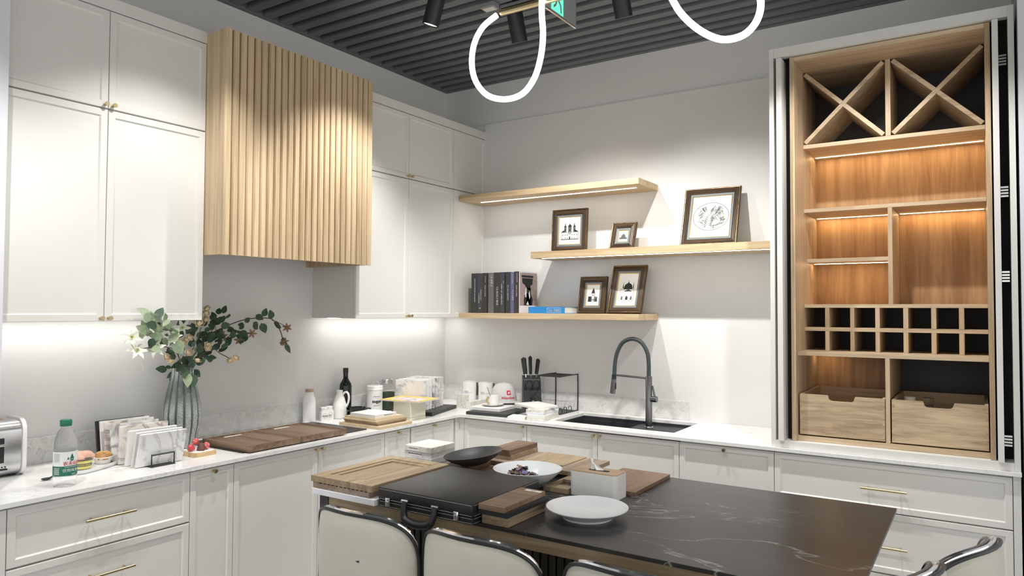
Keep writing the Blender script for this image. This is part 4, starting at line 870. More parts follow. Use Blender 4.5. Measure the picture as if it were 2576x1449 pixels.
single('stone_offcut','small speckled stone block standing beside the dark slab','stone sample', box(.400,.492,-.372,-.352,ZC,.995),'speck',bevel=.001)
single('stone_offcut','long speckled stone strip lying behind the black slab','stone sample', box(.503,.540,-.400,-.155,ZC,.952),'speck',bevel=.001)
LM = local((.780,-.435), 6); bm = NB(); bx(bm,-.150,.150,-.140,.145,ZC,.9195,M=LM); single('display_slab','black slab under the white tile with cup','slab', bm,'slate',bevel=.001)
LM = local((.727,-.413), 4); bm = NB(); bx(bm,-.115,.115,-.095,.115,.9198,.9400,M=LM); single('stone_sample','white sample tile under the cup and saucer','stone sample', bm,'matw',bevel=.0015)
t = thing('coffee_cup','white cup with gold handle on a gold-rimmed saucer','cup',(.722,-.395,.9403)); c0 = (.722,-.395,.9403)
obj('saucer', lathe(NB(), [(0,.002),(.035,.002),(.04,0),(.066,.008),(.074,.013),(.070,.0135),(.035,.006),(0,.006)], c0, 36), M['ceramic'], t, True)
obj('gold_rim', lathe(NB(), [(.0735,.0128),(.0745,.0132),(.0735,.0140)], c0, 36), M['gold'], t, True)
obj('cup_body', lathe(NB(), [(0,.0065),(.032,.0065),(.038,.012),(.041,.030),(.042,.068),(.040,.068),(.038,.015),(0,.013)], c0, 36, flute=lambda a,z: 1+.02*math.sin(9*a)*(z>.02)), M['ceramic'], t, True)
a = tocam(c0[0],c0[1])-R(38); c,s = math.cos(a), math.sin(a)
obj('gold_handle', tube(NB(), smoothpath([(c0[0]+c*q,c0[1]+s*q,c0[2]+z) for q,z in ((.039,.060),(.058,.060),(.064,.042),(.055,.026),(.040,.022))],5), .0042, 8), M['gold'], t, True)
single('teaspoon','dark teaspoon standing in the white cup','spoon', tube(NB(), [(.722,-.395,.958),(.690,-.415,1.062)], .0020, 8),'gun')
# baseball cap
cp = thing('baseball_cap','light grey baseball cap with red logo and navy under-brim','cap',(.672,-.193,ZC)); cc = (.672,-.193,ZC)
def capshape(rmul, z0): 
    bm = NB(); rows = []
    for j in range(9):
        t = j/8; r = .090*math.cos(t*math.pi/2)**.55*rmul; z = z0+.150*math.sin(t*math.pi/2)
        rows.append([bm.verts.new((cc[0]+r*math.cos(a)*1.06, cc[1]+r*math.sin(a), cc[2]+z)) for a in [2*math.pi*i/28 for i in range(28)]] if j < 8 else [bm.verts.new((cc[0],cc[1],cc[2]+z))])
    for A, Bq in zip(rows, rows[1:]):
        for i in range(28):
            k = (i+1) % 28; bm.faces.new((A[i],A[k],Bq[0])) if len(Bq) == 1 else bm.faces.new((A[i],A[k],Bq[k],Bq[i]))
    return bm
crown = obj('crown', capshape(1, .022), M['cap'], cp, True); obj('button', lathe(NB(), [(0,0),(.008,0),(.006,.005),(0,.006)], (cc[0],cc[1],cc[2]+.172), 12), M['cap'], crown, True)
da = R(-34)
def brim(dz, th):
    bm = NB(); T, Bt = [], []; n = 16
    for k in range(n+1):
        u = -1+2*k/n; a = da+u*R(62); r0 = .086; r1 = .086+.078*math.sqrt(max(0,1-u*u))+.003
        for row, zz in ((T,dz+th),(Bt,dz)):
            row.append((bm.verts.new((cc[0]+r0*math.cos(a)*1.06, cc[1]+r0*math.sin(a), cc[2]+.046+zz)), bm.verts.new((cc[0]+r1*math.cos(da+u*R(50)), cc[1]+r1*math.sin(da+u*R(50)), cc[2]+.046+zz-.010*u*u+.004))))
    for k in range(n):
        bm.faces.new((T[k][0],T[k][1],T[k+1][1],T[k+1][0])); bm.faces.new((Bt[k][0],Bt[k+1][0],Bt[k+1][1],Bt[k][1])); bm.faces.new((T[k][1],Bt[k][1],Bt[k+1][1],T[k+1][1])); bm.faces.new((T[k][0],T[k+1][0],Bt[k+1][0],Bt[k][0]))
    return bm
obj('brim', brim(.0028,.003), M['cap'], cp, True); obj('under_brim', brim(0,.0025), M['navy'], cp, True)
def fcap(a0, z):     # lettering on the crown, following its slope
    def f(u, v):
        t = math.asin(min(1,max(0,(z+v-.022)/.150))); r = .090*math.cos(t)**.55*1.015; a = a0+u/.085
        return (cc[0]+r*math.cos(a)*1.06, cc[1]+r*math.sin(a), cc[2]+z+v)
    return f
ac = tocam(*cc[:2])+.42; bm = NB()
f = fcap(ac, .112); poly(bm, [(-.015,-.015),(.015,-.015),(.015,.015),(-.015,.015)], f); text(bm,'Aliandoss',.025, fcap(ac-.05,.078), bold=1); obj('logo', bm, M['inkr'], crown)
bm = NB(); f = fcap(ac, .112); g = lambda u,v: tuple(Vector(f(u,v)) + Vector((.0012*math.cos(ac),.0012*math.sin(ac),.0006)))
poly(bm, [(-.008,-.004),(-.003,.005),(.004,.006),(.008,.0),(.002,-.002),(.003,-.007)], g); obj('logo_mark', bm, M['inkw'], crown)
for x in (.768,.803): vessel('spice_grinder', 'small clear grinder with dark top behind the cap' + (', left one' if x < .78 else ', right one'), 'grinder', x, -.060, [('glass_base',[(0,0),(.017,0),(.017,.052),(0,.052)],'glass',18),('top',[(0,.0525),(.018,.0525),(.016,.085),(0,.088)],'gun',18)], 'small grinders')
# knife block
kb = thing('knife_block','black knife block with knives and scissors','knife block',(.855,-.155,ZC))
pr = [(-.105,0),(.055,0),(.030,.228),(-.040,.205)]          # side profile: local y, z
bm = NB(); a = [bm.verts.new((-.060,y,z)) for y,z in pr]; b = [bm.verts.new((.060,y,z)) for y,z in pr]; bm.faces.new(a); bm.faces.new(b[::-1])
for i in range(4): bm.faces.new((a[i],a[(i+1)%4],b[(i+1)%4],b[i]))
KM = Matrix.Translation((.855,-.125,ZC+.0006)) @ Matrix.Rotation(R(38),4,'Z')
for v in bm.verts: v.co = KM @ v.co
obj('block', bm, M['blackp'], kb, bevel=.003)
for lx, ly, ang, hgt, lean in ((-.040,-.022,-4,.128,-7),(-.004,.0,2,.134,-2),(.034,.004,6,.118,6)):
    T = KM @ Matrix.Translation((lx,ly,.2165)) @ Matrix.Rotation(R(ang),4,'X') @ Matrix.Rotation(R(lean),4,'Y')
    kn = thing('kitchen_knife', {-.040:'black-handled knife at the left of the block',-.004:'black-handled knife in the middle of the block',.034:'black-handled knife at the right of the block'}[lx], 'knife', T @ Vector((0,0,0)), 'knives in the block')
    bm = NB(); tube(bm, [T @ Vector(p) for p in ((0,0,.022),(0,-.003,.05),(0,.001,.09),(0,-.004,hgt),(0,-.008,hgt+.006))], [.0150,.0165,.0175,.0190,.010], 10, sx=.7); obj('handle', bm, M['blackp'], kn, True)
    bm = NB(); bx(bm,-.003,.003,-.011,.011,.0,.022,M=T); obj('bolster', bm, M['steel'], kn)
sc = thing('kitchen_scissors','black-handled scissors hanging on the front of the knife block','scissors',(.855,-.21,ZC+.06))
for s_, off in ((-1,0),(1,.001)):
    pts = [KM @ Vector((s_*.006+s_*.026*math.sin(q)+s_*.018, -.078+.045*(.5-math.cos(q)*.5)-.022, .165+.038*math.cos(q))) for q in [i*2*math.pi/16 for i in range(16)]]
    obj('handle_loop', tube(NB(), pts, .0055, 8, True), M['blackp'], sc, True)
bm = NB(); bx(bm,-.010,.010,-.118,-.104,.045,.125,M=KM); obj('shank', bm, M['blackp'], sc, bevel=.003); obj('pivot', lathe(NB(), [(0,0),(.009,0),(.009,.003),(0,.004)], seg=16, M=KM @ Matrix.Translation((0,-.1185,.062)) @ Matrix.Rotation(R(90),4,'X')), M['steel'], sc, True)
# stack of white sample tiles
LM = local((1.150,-.455), 8)
wt = [(ZC,.9155,-.062,.058,-.125,.115,'mar4',0,'cream sample tile at the bottom of the white pile by the sink'),(.9158,.934,-.062,.055,-.120,.118,'matw',1,'white sample tile second from the bottom of the pile by the sink'),(.9343,.950,-.066,.050,-.112,.120,'lilac',-3,'light grey sample tile in the middle of the pile by the sink'),(.9503,.967,-.078,.045,-.105,.11,'speck',3,'speckled cream sample tile second from the top of the pile by the sink')]
for z0,z1,a0,a1,b0,b1,m,an,lab in wt:
    bm = NB(); bx(bm,a0,a1,b0,b1,z0,z1,M=LM @ Matrix.Rotation(R(an),4,'Z')); single('stone_sample', lab, 'stone sample', bm, m, 'white sample tiles by the sink', bevel=.0012)
LM = local((1.075,-.425), -27); bm = NB(); bx(bm,-.115,.115,-.090,.090,.9673,.9805,M=LM); single('stone_sample','twisted white sample tile on top of the pile by the sink','stone sample', bm,'matw','white sample tiles by the sink',bevel=.0012)
LM = local((1.015,-.535), 14); bm = NB(); bx(bm,-.055,.060,-.055,.055,ZC,.9155,M=LM); single('stone_sample','single small white sample tile between black slab and pile','stone sample', bm,'matw','white sample tiles by the sink',bevel=.0012)
# wire shelf
wsf = thing('wire_shelf','black wire shelf rack standing beside the sink','rack',(1.075,-.14,ZC)); x0,x1,y0,y1,zt = .988,1.160,-.265,-.020,1.145; zb = ZC+.004
for x in (x0,x1): obj('side_wire', tube(NB(), smoothpath([(x,y0,zb),(x,y1-.02,zb),(x,y1,zb+.02),(x,y1,zt-.02),(x,y1-.02,zt),(x,y0,zt)],4), .0040, 8), M['blackm'], wsf, True)
for z in (zb,zt):
    obj('front_wire', tube(NB(), [(x0,y0,z),(x1,y0,z)], .0038, 8), M['blackm'], wsf, True)
    for k in range(9): y = y0+.024+k*.024; obj('cross_wire', tube(NB(), [(x0,y,z),(x1,y,z)], .0018, 6), M['blackm'], wsf, True)
for k in range(3):
    y = -.225+k*.065; obj('hook', tube(NB(), smoothpath([(x1-.008,y,zb),(x1-.008,y,zb+.026),(x1-.014,y-.006,zb+.034),(x1-.021,y-.012,zb+.030),(x1-.022,y-.013,zb+.018)],4), .0026, 6), M['blackm'], wsf, True)

# ------------------------------------------------------------------ vase and flowers
vx, vy = .165, -2.268
single('flower_vase','tall ribbed celadon vase on the left counter','vase', lathe(NB(), [(0,.004),(.050,0),(.058,.003),(.073,.05),(.085,.11),(.0885,.16),(.084,.21),(.072,.27),(.058,.325),(.0505,.36),(.050,.388),(.046,.388),(.047,.36),(.054,.32),(.05,.1),(0,.02)], (vx,vy,ZC), 168, flute=lambda a,z: 1-(.075 if .02 < z < .335 else .0)*min(1,(.335-z)/.08 if z > .255 else 1)*max(0,math.cos(14*a))**2), 'vase', smooth=2)
fl = thing('flower_arrangement','arrangement of white lilies, peach roses and dark leaves in the vase','flowers',(vx,vy,1.25))
rr = random.Random(21); VT = (vx,vy,1.27)
def stem(pts, r=.0022, m='stem'): obj('stem', tube(NB(), smoothpath(pts,4), r, 5), M[m], fl, True)
def leaf_bm(w):
    bm = NB(); N = 6; L_, C_, R_ = [], [], []
    for i in range(N+1):
        t = i/N; h = w*math.sin(math.pi*t**.75)**.9 if 0 < i < N else 0; b_ = -.10*t*t
        C_.append(bm.verts.new((t,0,b_-.03*math.sin(math.pi*t)))); L_.append(bm.verts.new((t,h,b_+.05*h)) if h else C_[-1]); R_.append(bm.verts.new((t,-h,b_+.05*h)) if h else C_[-1])
    for i in range(N):
        for S_, fl_ in ((L_,0),(R_,1)):
            q = []
            for v in (C_[i],C_[i+1],S_[i+1],S_[i]):
                if v not in q: q.append(v)
            if len(q) >= 3: bm.faces.new(q)
    return bm
LF = {}
def leaf(p, d, size, m='leaf', w=.30):
    d = Vector(d).normalized(); n = (Vector((3.455,-4.345,1.58))-Vector(p)).normalized() + Vector((rr.uniform(-.7,.7),rr.uniform(-.7,.7),rr.uniform(-.2,.9)))
    n = (n-d*n.dot(d)).normalized(); s = n.cross(d)
    if (m,w) not in LF: LF[(m,w)] = obj('leaf', leaf_bm(w), M[m], fl, 2, base=(0,0,0)); o = LF[(m,w)]
    else: o = LF[(m,w)].copy(); COL.objects.link(o)
    o.parent = fl; o.matrix_local = Matrix.Translation(Vector(p)-Vector((vx,vy,1.25))) @ Matrix((d,s,n)).transposed().to_4x4() @ Matrix.Scale(size,4)
def orient(o, p, nrm, size, roll=0):
    o.parent = fl; o.matrix_local = Matrix.Translation(Vector(p)-Vector((vx,vy,1.25))) @ Vector(nrm).to_track_quat('Z','Y').to_matrix().to_4x4() @ Matrix.Rotation(roll,4,'Z') @ Matrix.Scale(size,4)
def lily_bm():
    bm = NB()
    for k in range(6):
        a = k*math.pi/3; c,s = math.cos(a), math.sin(a); pts = [(.0,.0,.0),(.3,.20,.16),(.65,.17,.20),(1.0,0,.10)]
        C_ = [bm.verts.new((u*c,u*s,z)) for u,w,z in pts]; A_ = [bm.verts.new((u*c-w*s,u*s+w*c,z+.05)) for u,w,z in pts[1:3]]; B_ = [bm.verts.new((u*c+w*s,u*s-w*c,z+.05)) for u,w,z in pts[1:3]]
        for X_ in (A_,B_): bm.faces.new((C_[0],C_[1],X_[0])); bm.faces.new((C_[1],C_[2],X_[1],X_[0])); bm.faces.new((C_[2],C_[3],X_[1]))
    return bm
def stam_bm():
    bm = NB()
    for k in range(7):
        a = k*.9; tube(bm, [(0,0,.05),(.14*math.cos(a),.14*math.sin(a),.38)], [.02,.035], 5)
    return bm
FP = {}
def lily(p, size, m='petalw', nrm=None):
    nrm = nrm or (Vector((3.455,-4.345,1.5))-Vector(p)).normalized()+Vector((rr.uniform(-.7,.7),rr.uniform(-.7,.7),rr.uniform(-.5,.5)))
    key = ('l',m)
    if key not in FP: o = obj('lily_blossom', lily_bm(), M[m], fl, base=(0,0,0)); s_ = obj('stamens', stam_bm(), M['stamen'], o, base=(0,0,0)); s_.location = (0,0,0); FP[key] = o
    else: o = copy_tree(FP[key], fl)
    orient(o, p, nrm, size, rr.random()*6)
def rose_bm():
    bm = NB(); lathe(bm, [(0,.1),(.25,.05),(.55,.25),(.62,.55),(.5,.78)], seg=12, flute=lambda a,z: 1+.10*math.sin(3*a+z*3)); lathe(bm, [(.48,.45),(.40,.80),(.30,.86)], seg=10, flute=lambda a,z: 1+.12*math.sin(2*a+1)); lathe(bm, [(.28,.5),(.20,.90),(.05,.82),(0,.7)], seg=8)
    lathe(bm, [(.2,.08),(.75,.22),(.95,.42),(.88,.50)], seg=14, flute=lambda a,z: 1+.14*math.sin(5*a))
    return bm
def rose(p, size):
    n_ = (Vector((3.455,-4.345,1.7))-Vector(p)).normalized()+Vector((rr.uniform(-.6,.6),rr.uniform(-.6,.6),rr.uniform(0,.8)))
    if 'r' not in FP: FP['r'] = obj('rose_blossom', rose_bm(), M['petalp'], fl, 2, base=(0,0,0)); o = FP['r']
    else: o = FP['r'].copy(); COL.objects.link(o)
    orient(o, p, n_, size)
for p in [(.40,-2.655,1.452),(.40,-2.632,1.392),(.40,-2.535,1.509),(.40,-2.545,1.401)]: lily(p, .046)
lily((.30,-2.402,1.441), .052); lily((.2,-2.30,1.49), .045)
for i,p in enumerate([(.22,-2.212,1.502),(.22,-2.176,1.575),(.22,-2.187,1.551),(.22,-2.184,1.522),(.22,-2.284,1.422),(.22,-2.305,1.413),(.22,-2.274,1.435),(.22,-2.385,1.345),(.22,-2.36,1.324),(.22,-2.227,1.317),(.22,-2.04,1.31),(.22,-2.012,1.321),(.22,-2.162,1.396),(.22,-2.172,1.381),(.22,-2.273,1.362)]): rose(p, .026 if i == 0 else .0195)
for y,z in [(-2.601,1.562),(-2.568,1.536),(-2.532,1.536),(-2.577,1.515),(-2.508,1.53),(-2.59,1.475),(-2.484,1.482),(-2.525,1.447),(-2.557,1.416),(-2.502,1.429),(-2.474,1.454),(-2.572,1.448),(-2.612,1.493),(-2.53,1.49),(-2.55,1.47)]:
    for k in range(2): leaf((.405+rr.uniform(0,.03),y+.02*k,z-.015*k), (rr.uniform(-.3,.3),rr.uniform(-1,.6),rr.uniform(-.8,.9)), rr.uniform(.045,.07), 'leaf2' if rr.random() < .8 else 'leaf', .32)
for y,z in [(-2.239,1.482),(-2.206,1.452),(-2.173,1.431),(-2.119,1.5),(-2.085,1.52),(-2.095,1.47),(-2.129,1.43),(-2.194,1.392),(-2.226,1.354),(-2.257,1.327),(-2.171,1.342),(-2.15,1.371),(-2.214,1.285),(-2.288,1.299),(-2.308,1.272),(-2.267,1.308),(-2.287,1.265),(-2.06,1.428),(-2.082,1.388),(-2.105,1.358),(-2.025,1.416),(-1.99,1.457),(-1.979,1.488),(-2.33,1.35),(-2.321,1.397),(-2.342,1.436),(-2.26,1.463),(-2.193,1.323),(-2.236,1.316),(-2.069,1.534)]:
    for k in range(4):
        d_ = Vector((0,y-vy,z-1.30)).normalized()+Vector((rr.uniform(-.5,.5),rr.uniform(-.9,.9),rr.uniform(-.8,.8)))
        leaf((.17+rr.uniform(-.07,.08), y+rr.uniform(-.022,.022), z+rr.uniform(-.02,.02)), d_, rr.uniform(.034,.056), 'leaf', (.30,.36,.26,.36)[k])
for y,z in [(-1.841,1.545),(-1.795,1.536),(-1.75,1.523),(-1.861,1.505),(-1.814,1.50),(-1.723,1.501),(-1.959,1.462),(-1.675,1.409),(-1.645,1.419),(-1.647,1.381),(-1.921,1.402)]:
    leaf((.16+rr.uniform(-.01,.03),y,z), (rr.uniform(-.2,.3),rr.uniform(-.4,1),rr.uniform(-.9,.6)), rr.uniform(.048,.066), 'leaf', .36)
for y,z,s_ in [(-2.29,1.27,.075),(-2.262,1.262,.07),(-2.305,1.30,.06)]: leaf((.235,y,z), (.35,-.1,-1), s_, 'leaf2' if s_ > .072 else 'leaf', .34)
for p in [(.16,-1.635,1.471),(.16,-1.87,1.447),(.16,-1.946,1.413),(.16,-2.046,1.437),(.17,-1.66,1.39)]: lily(p, .030, 'petalb')
stem([VT,(.16,-2.138,1.43),(.16,-2.024,1.488),(.16,-1.904,1.522),(.16,-1.776,1.528),(.16,-1.723,1.51),(.16,-1.681,1.456),(.16,-1.661,1.397)], .003, 'stemb')
stem([(.16,-1.74,1.515),(.16,-1.69,1.50),(.16,-1.64,1.478)], .0018, 'stemb'); stem([(.16,-2.024,1.488),(.16,-1.93,1.45),(.16,-1.872,1.447)], .002, 'stemb')
stem([VT,(.19,-2.141,1.371),(.2,-2.084,1.348),(.21,-2.03,1.318)]); stem([VT,(.2,-2.22,1.42),(.22,-2.18,1.57)]); stem([VT,(.25,-2.36,1.40),(.34,-2.45,1.48),(.40,-2.55,1.52),(.40,-2.62,1.46)]); stem([VT,(.28,-2.38,1.38),(.40,-2.54,1.41),(.40,-2.62,1.40)]); stem([VT,(.17,-2.12,1.46),(.17,-2.08,1.53)]); stem([VT,(.18,-2.05,1.42),(.17,-1.96,1.46)])
stem([(.16,-1.661,1.40),(.16,-1.650,1.36),(.16,-1.638,1.325),(.16,-1.62,1.295)], .001, 'petalw'); stem([(.40,-2.63,1.39),(.40,-2.61,1.34),(.40,-2.60,1.306)], .001, 'petalw')

# ------------------------------------------------------------------ picture frames on the shelves
def frame(label, x, y, z, w, h, lean, yaw, draw, by=.053):
    t = thing('picture_frame', label, 'picture frame', (0,0,0), 'antique picture frames')
    prof = [(0,.022),(0,.004),(.003,.0),(.008,.0005),(.011,.004),(.014,.0015),(.020,.0005),(.025,.0035),(.029,.002),(.034,.006),(by-.015,.008)]
    def rail(side):
        bm = NB()
        def P(d, yy, e):
            if side == 'b': return ((-w/2+d) if e == 0 else (w/2-d), yy, d)
            if side == 't': return ((w/2-d) if e == 0 else (-w/2+d), yy, h-d)
            if side == 'l': return (-w/2+d, yy, (h-d) if e == 0 else d)
            return (w/2-d, yy, d if e == 0 else (h-d))
        pr_ = prof + [(by-.015,.022)]
        A = [bm.verts.new(P(d,yy,0)) for d,yy in pr_]; B_ = [bm.verts.new(P(d,yy,1)) for d,yy in pr_]
        n = len(pr_); bm.faces.new(A); bm.faces.new(B_[::-1])
        for i in range(n): bm.faces.new((A[i],A[(i+1)%n],B_[(i+1)%n],B_[i]))
        obj('frame_rail', bm, M['framex' if side in 'bt' else 'framew'], t, base=None)
    for s_ in 'btlr': rail(s_)
    def ring(d0, d1, y0, y1, m, nm):
        bm = NB(); rr_ = []
        for d, yy in ((d0,y0),(d1,y1),(d1,.020),(d0,.020)): rr_.append([bm.verts.new(p) for p in ((-w/2+d,yy,d),(w/2-d,yy,d),(w/2-d,yy,h-d),(-w/2+d,yy,h-d))])
        for a in range(4):
            A, B_ = rr_[a], rr_[(a+1)%4]
            for i in range(4): bm.faces.new((A[i],A[(i+1)%4],B_[(i+1)%4],B_[i]))
        obj(nm, bm, M[m], t)
    ring(.0055,.0085,-.0004,.0002,'worngilt','gilt_bead'); ring(by-.0149,by-.005,.009,.011,'blueg','slip'); ring(by-.0049,by,.0095,.013,'gold','gilt_fillet')
    pr_ = obj('print', box(-w/2+by,w/2-by,.0145,.018,by,h-by), M['paper'], t)
    pw, ph = w-2*by, h-2*by
    bd, bl, bw_ = NB(), NB(), NB()
    q = lambda e: (lambda u,v: (u*pw, .0145-e, h/2+v*pw))
    draw(bd, bl, bw_, q, pw, ph)
    for b_, m, nm in ((bd,'ink','drawing'),(bl,'tone','drawing_tone'),(bw_,'paper','drawing_lights')):
        if len(b_.verts): obj(nm, b_, M[m], pr_)
        else: b_.free()
    obj('easel_strut', box(-.012,.012,.0225,.0255,.02,h*.6), M['blackp'], t)
    t.location = (x,y,z+.0225*math.sin(R(lean))+.0003); t.rotation_euler = (R(-lean),0,R(yaw))
def win(bm, q, xs, v, w_, h_):
    for u in xs: poly(bm, [(u-w_/2,v),(u+w_/2,v),(u+w_/2,v+h_*.7),(u,v+h_),(u-w_/2,v+h_*.7)], q)
def dome(bm, q, u, v, r, h_, n=9): poly(bm, [(u-r,v),(u+r,v)]+[(u+r*math.cos(math.pi*k/n), v+h_*math.sin(math.pi*k/n)) for k in range(1,n)], q)
def spire(bm, q, u, v, w_, h_): poly(bm, [(u-w_/2,v),(u+w_/2,v),(u,v+h_)], q)
def rect(bm, q, u0, u1, v0, v1): poly(bm, [(u0,v0),(u1,v0),(u1,v1),(u0,v1)], q)
def church3(bd, bl, bw_, q, pw, ph):
    a, b, c = q(.0004), q(.0007), q(.0010)
    rect(bl,a,-.42,.42,-.38,-.06); rect(bw_,b,-.405,.405,-.36,-.075)
    poly(bd,[(-.42,-.06),(-.22,-.06),(-.22,.04),(-.34,.0)],b); poly(bd,[(.22,-.06),(.42,-.06),(.34,.0),(.22,.04)],b); rect(bd,b,-.42,.42,-.10,-.085); rect(bd,b,-.42,.42,-.40,-.385)
    for u in (-.22,0,.22):
        k = 1.5 if u == 0 else 1; rect(bl,b,u-.055*k,u+.055*k,-.06,.16); win(bd,c,[u],.0,.03,.08); dome(bd,c,u,.16,.06*k,.07*k); rect(bd,c,u-.018,u+.018,.22+.02*(k>1),.28); dome(bd,c,u,.27,.026,.03); spire(bd,c,u,.29,.012,.13)
    win(bd,c,(-.35,-.22,-.12,.12,.22,.35),-.22,.03,.07); win(bd,c,(-.35,-.22,-.12,.12,.22,.35),-.34,.03,.05); win(bd,c,[0],-.38,.06,.14); win(bd,c,(-.05,.05,0),-.17,.025,.09)
def capitol(bd, bl, bw_, q, pw, ph):
    a, b, c = q(.0004), q(.0007), q(.0010)
    rect(bl,a,-.42,.42,-.34,-.16); rect(bl,a,-.25,.25,-.16,.02); dome(bl,a,0,.02,.2,.22); rect(bl,a,-.04,.04,.2,.3); spire(bd,b,0,.3,.03,.14); rect(bd,b,-.42,.42,-.19,-.17); rect(bd,b,-.25,.25,.0,.02); win(bd,b,(-.32,-.2,-.08,.08,.2,.32),-.33,.05,.10); win(bd,b,(-.15,-.05,.05,.15),-.14,.04,.10); spire(bl,a,-.32,-.16,.08,.16); spire(bl,a,.32,-.16,.08,.16)
def steeple(bd, bl, bw_, q, pw, ph):
    a, b, c = q(.0004), q(.0007), q(.0010)
    rect(bd,a,-.38,-.12,-.50,-.10); rect(bl,a,.14,.36,-.50,-.12); rect(bl,a,-.12,.14,-.50,.14); rect(bw_,b,-.09,.11,-.48,.12); rect(bd,c,-.14,.16,.12,.15); dome(bd,b,.01,.15,.13,.28); rect(bd,b,-.03,.05,.4,.46); spire(bd,c,.01,.46,.05,.12); win(bd,c,[.01],-.06,.06,.13); win(bd,c,(-.04,.07,.22,.30),-.42,.06,.18); rect(bd,c,-.12,.14,-.17,-.155)
def cathedral(bd, bl, bw_, q, pw, ph):
    a, b, c = q(.0004), q(.0007), q(.0010)
    dome(bd,a,.02,.08,.23,.26); rect(bd,a,-.22,.26,.02,.08); dome(bd,b,.02,.32,.05,.07); spire(bd,b,.02,.38,.03,.16); spire(bd,b,-.25,.06,.06,.36); spire(bd,b,.30,.06,.06,.36); rect(bl,a,-.38,.36,-.62,.02); rect(bw_,b,-.365,.345,-.605,.0)
    poly(bl,[(-.2,-.12),(.28,-.12),(.04,.02)],c); rect(bd,c,-.38,.36,-.16,-.145); rect(bd,c,-.38,.36,-.225,-.215); win(bd,c,[.0],-.56,.13,.22); win(bl,c,(-.26,.24),-.56,.10,.22)
    for u in (-.34,-.17,-.11,.11,.17,.32): rect(bl,c,u-.006,u+.006,-.6,-.22)
def ferns(bd, bl, bw_, q, pw, ph):
    a, b = q(.0004), q(.0007); n = 40
    for k in range(n):
        t0, t1 = 2*math.pi*k/n, 2*math.pi*(k+1)/n; poly(bl, [(.47*math.cos(t0),.40*math.sin(t0)),(.47*math.cos(t1),.40*math.sin(t1)),(.455*math.cos(t1),.386*math.sin(t1)),(.455*math.cos(t0),.386*math.sin(t0))], a)
    def frond(bm, u, v, ang, L, dk):
        c,s = math.cos(R(ang)), math.sin(R(ang))
        for k in range(9):
            t = .1+k/9*.9; l = .085*L/.36*math.sin(math.pi*(.15+.8*t))
            for sd in (-1,1):
                pts = [(t*L,0),(t*L+.5*l,sd*(.55*l+.004)),(t*L+.8*l,sd*l),(t*L+.35*l,sd*(.75*l))]
                pts = [(u+x*c-y*s, v+x*s+y*c) for x,y in pts]
                if all((x/.45)**2+(y/.38)**2 < 1 for x,y in pts): poly(bm, pts, b if dk else a)
    for u,v,an,L in ((-.1,-.38,78,.5),(-.32,-.22,60,.3),(.05,-.34,20,.4),(.1,.0,50,.34),(-.38,.02,40,.3),(-.12,.08,110,.26),(-.1,-.36,140,.36),(.3,-.1,100,.3),(.12,.18,20,.26),(-.3,-.1,-20,.2),(-.02,-.05,62,.45),(.25,-.28,70,.25)): frond(bl,u,v,an,L,0)
    rg = random.Random(5)
    for k in range(34):
        a_ = rg.random()*6.28; q_ = math.sqrt(rg.random()); frond(bl, .40*q_*math.cos(a_), .33*q_*math.sin(a_), rg.random()*360, rg.uniform(.16,.26), 0)
    for u,v,an,L in ((.28,-.17,130,.26),(-.12,.12,120,.2),(-.26,-.06,60,.2),(.42,-.05,200,.2),(-.2,.06,165,.18),(.14,.2,30,.2),(.20,-.12,20,.24)): frond(bd,u,v,an,L,1)
frame('picture frame with a three-towered church print, left on the middle shelf', 1.180,-.195,1.9614,.258,.285,4,2,church3)
frame('smallest picture frame, a domed building print, on the middle shelf', 1.556,-.195,1.9614,.168,.182,20,2,capitol)
frame('largest picture frame with an oval fern print at the shelf end', 2.113,-.205,1.9614,.335,.372,19,2,ferns)
frame('picture frame with a steeple print on the lowest shelf beside the books', 1.344,-.195,1.5561,.195,.242,11,0,steeple)
frame('picture frame with a domed cathedral print at the end of the lowest shelf', 1.578,-.205,1.5561,.232,.322,19,0,cathedral)

# ------------------------------------------------------------------ books
ZB = 1.5564
def book(label, x0, x1, top, m, words, y0=-.272, dep=.225):
    t = thing('book', label, 'book', ((x0+x1)/2,y0+dep/2,ZB), 'books on the lowest shelf'); g = .0008; x0 += g; x1 -= g
    bm = NB(); bx(bm,x0,x1,y0,y0+.003,ZB,top); bx(bm,x0,x0+.0025,y0+.003,y0+dep,ZB,top); bx(bm,x1-.0025,x1,y0+.003,y0+dep,ZB,top); obj('cover', bm, M[m], t)
    obj('pages', box(x0+.0026,x1-.0026,y0+.0031,y0+dep-.004,ZB+.003,top-.003), M['paper'], t)
    for s_, sz, dz, dx, mm, sq in words:
        bm = NB(); text(bm, s_, sz, fY((x0+x1)/2+dx, y0, (ZB+top)/2+dz, .0006, -90), squeeze=sq, bold=1); obj('lettering', bm, M[mm], t)
    return t
book('charcoal book nearest the white cabinet', .448,.499,1.833,'bookd',[('PARDON EDWARD SNOWDEN',.013,.02,.004,'inkw',.9)])
book('navy book with pale letters, second from the cabinet', .499,.545,1.833,'bookb',[('YVONNE ROUF',.012,-.01,.008,'inkw',.9),('B. RAMPUNAN',.012,-.035,-.008,'inkw',.9),('A',.022,-.105,.0,'inkw',1)])
book('slim black book with pinkish title, third from the cabinet', .545,.584,1.834,'bookw',[('THE DRUM',.009,.095,.004,'inkw',1),('HOW TO BAKE',.012,.015,.002,'petalw',.95)])
book('grey book titled in large white capitals', .592,.640,1.834,'bookg',[('HOMES',.026,.085,.004,'inkw',.95)])
book('charcoal book with large serif title in the middle of the row', .640,.690,1.835,'bookd',[('GERALDINE',.024,-.025,.003,'inkw',1.05)])
book('blue-grey book, white title, right of the middle', .690,.729,1.836,'bookb',[('TABLE OF CONTENTS',.0165,-.01,-.004,'inkw',.88),('THE',.010,.075,.010,'inkw',.9)])
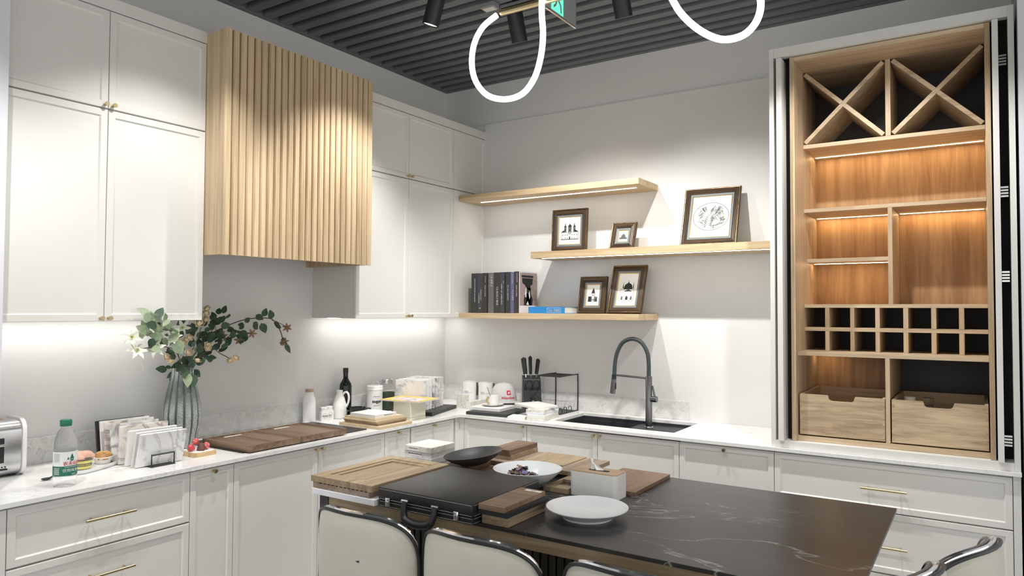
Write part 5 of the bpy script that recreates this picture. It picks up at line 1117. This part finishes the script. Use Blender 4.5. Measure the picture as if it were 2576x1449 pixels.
book('black book with thin white title, third from the right end', .737,.777,1.836,'bookd',[('THE BEST WRITING',.013,.0,.0,'inkw',.95)])
book('indigo book with pale serif title, second from the right end', .777,.806,1.834,'bookn',[('LECUYE',.020,-.02,.004,'inkw',1.1),('JEAN & ARNAUD',.010,.092,0,'inkw',.9)])
lb_ = book('dark book with a brick doorway photograph on its cover', .806,.846,1.838,'bookw',[('THE DRUM BAKERY',.009,.10,.004,'inkw',.8),('HOW TO BAKE',.012,.01,.0,'inkw',.95)], dep=.235)
bm = NB(); bx(bm,.8455,.8461,-.270,-.040,ZB+.001,1.837); obj('front_cover', bm, M['lilac'], lb_)
bm = NB(); bx(bm,.8462,.8465,-.262,-.042,ZB+.052,1.832); ph_ = obj('cover_photo', bm, M['brick'], lb_)
bm = NB(); f = fX(.8466,-.150,1.70,.0002)
for q in ([(-.09,.10),(.06,.10),(.06,.115),(-.09,.115)], [(-.085,.095),(.055,.095),(.05,.055),(.025,.045),(.02,.01),(-.03,.03),(-.05,.05),(-.08,.06)], [(-.03,-.09),(.03,-.09),(.03,.03),(-.02,.03)], [(-.06,-.09),(.05,-.09),(.055,-.05),(.03,-.01),(-.045,-.01),(-.06,-.05)]): poly(bm, q, f)
obj('photo_darks', bm, M['ink'], ph_); bm = NB(); f = fX(.8466,-.150,1.70,.0006)
for q in ([(-.045,.0),(-.035,.035),(-.028,.0),(-.03,-.035),(-.042,-.035)], [(.0,-.01),(.012,.012),(.022,-.03),(.01,-.05)], [(-.03,-.085),(-.01,-.06),(.005,-.088)]): poly(bm, q, f)
obj('photo_lights', bm, M['paper'], ph_)
t = thing('book','bright blue book lying flat beside the upright books','book',(1.08,-.2,ZB),'books on the lowest shelf')
bm = NB(); bx(bm,.940,1.213,-.302,-.298,ZB,1.600); bx(bm,.940,1.213,-.298,-.10,ZB,ZB+.003); bx(bm,.940,1.213,-.298,-.10,1.597,1.600); obj('cover', bm, M['blue'], t)
obj('pages', box(.944,1.209,-.2975,-.104,ZB+.0032,1.5968), M['paper'], t)
bm = NB(); f0 = fY(1.135,-.302,1.578,.0006); text(bm,'KINFOLK',.022, fY(1.135,-.302,1.578,.0006,180), squeeze=.95, bold=1)
for u0,u1,v0,v1 in ((-.052,.052,.013,.0145),(-.052,.052,-.0145,-.013),(-.052,-.0505,-.0145,.0145),(.0505,.052,-.0145,.0145)): rect(bm, f0, u0,u1,v0,v1)
obj('lettering', bm, M['inkw'], t)
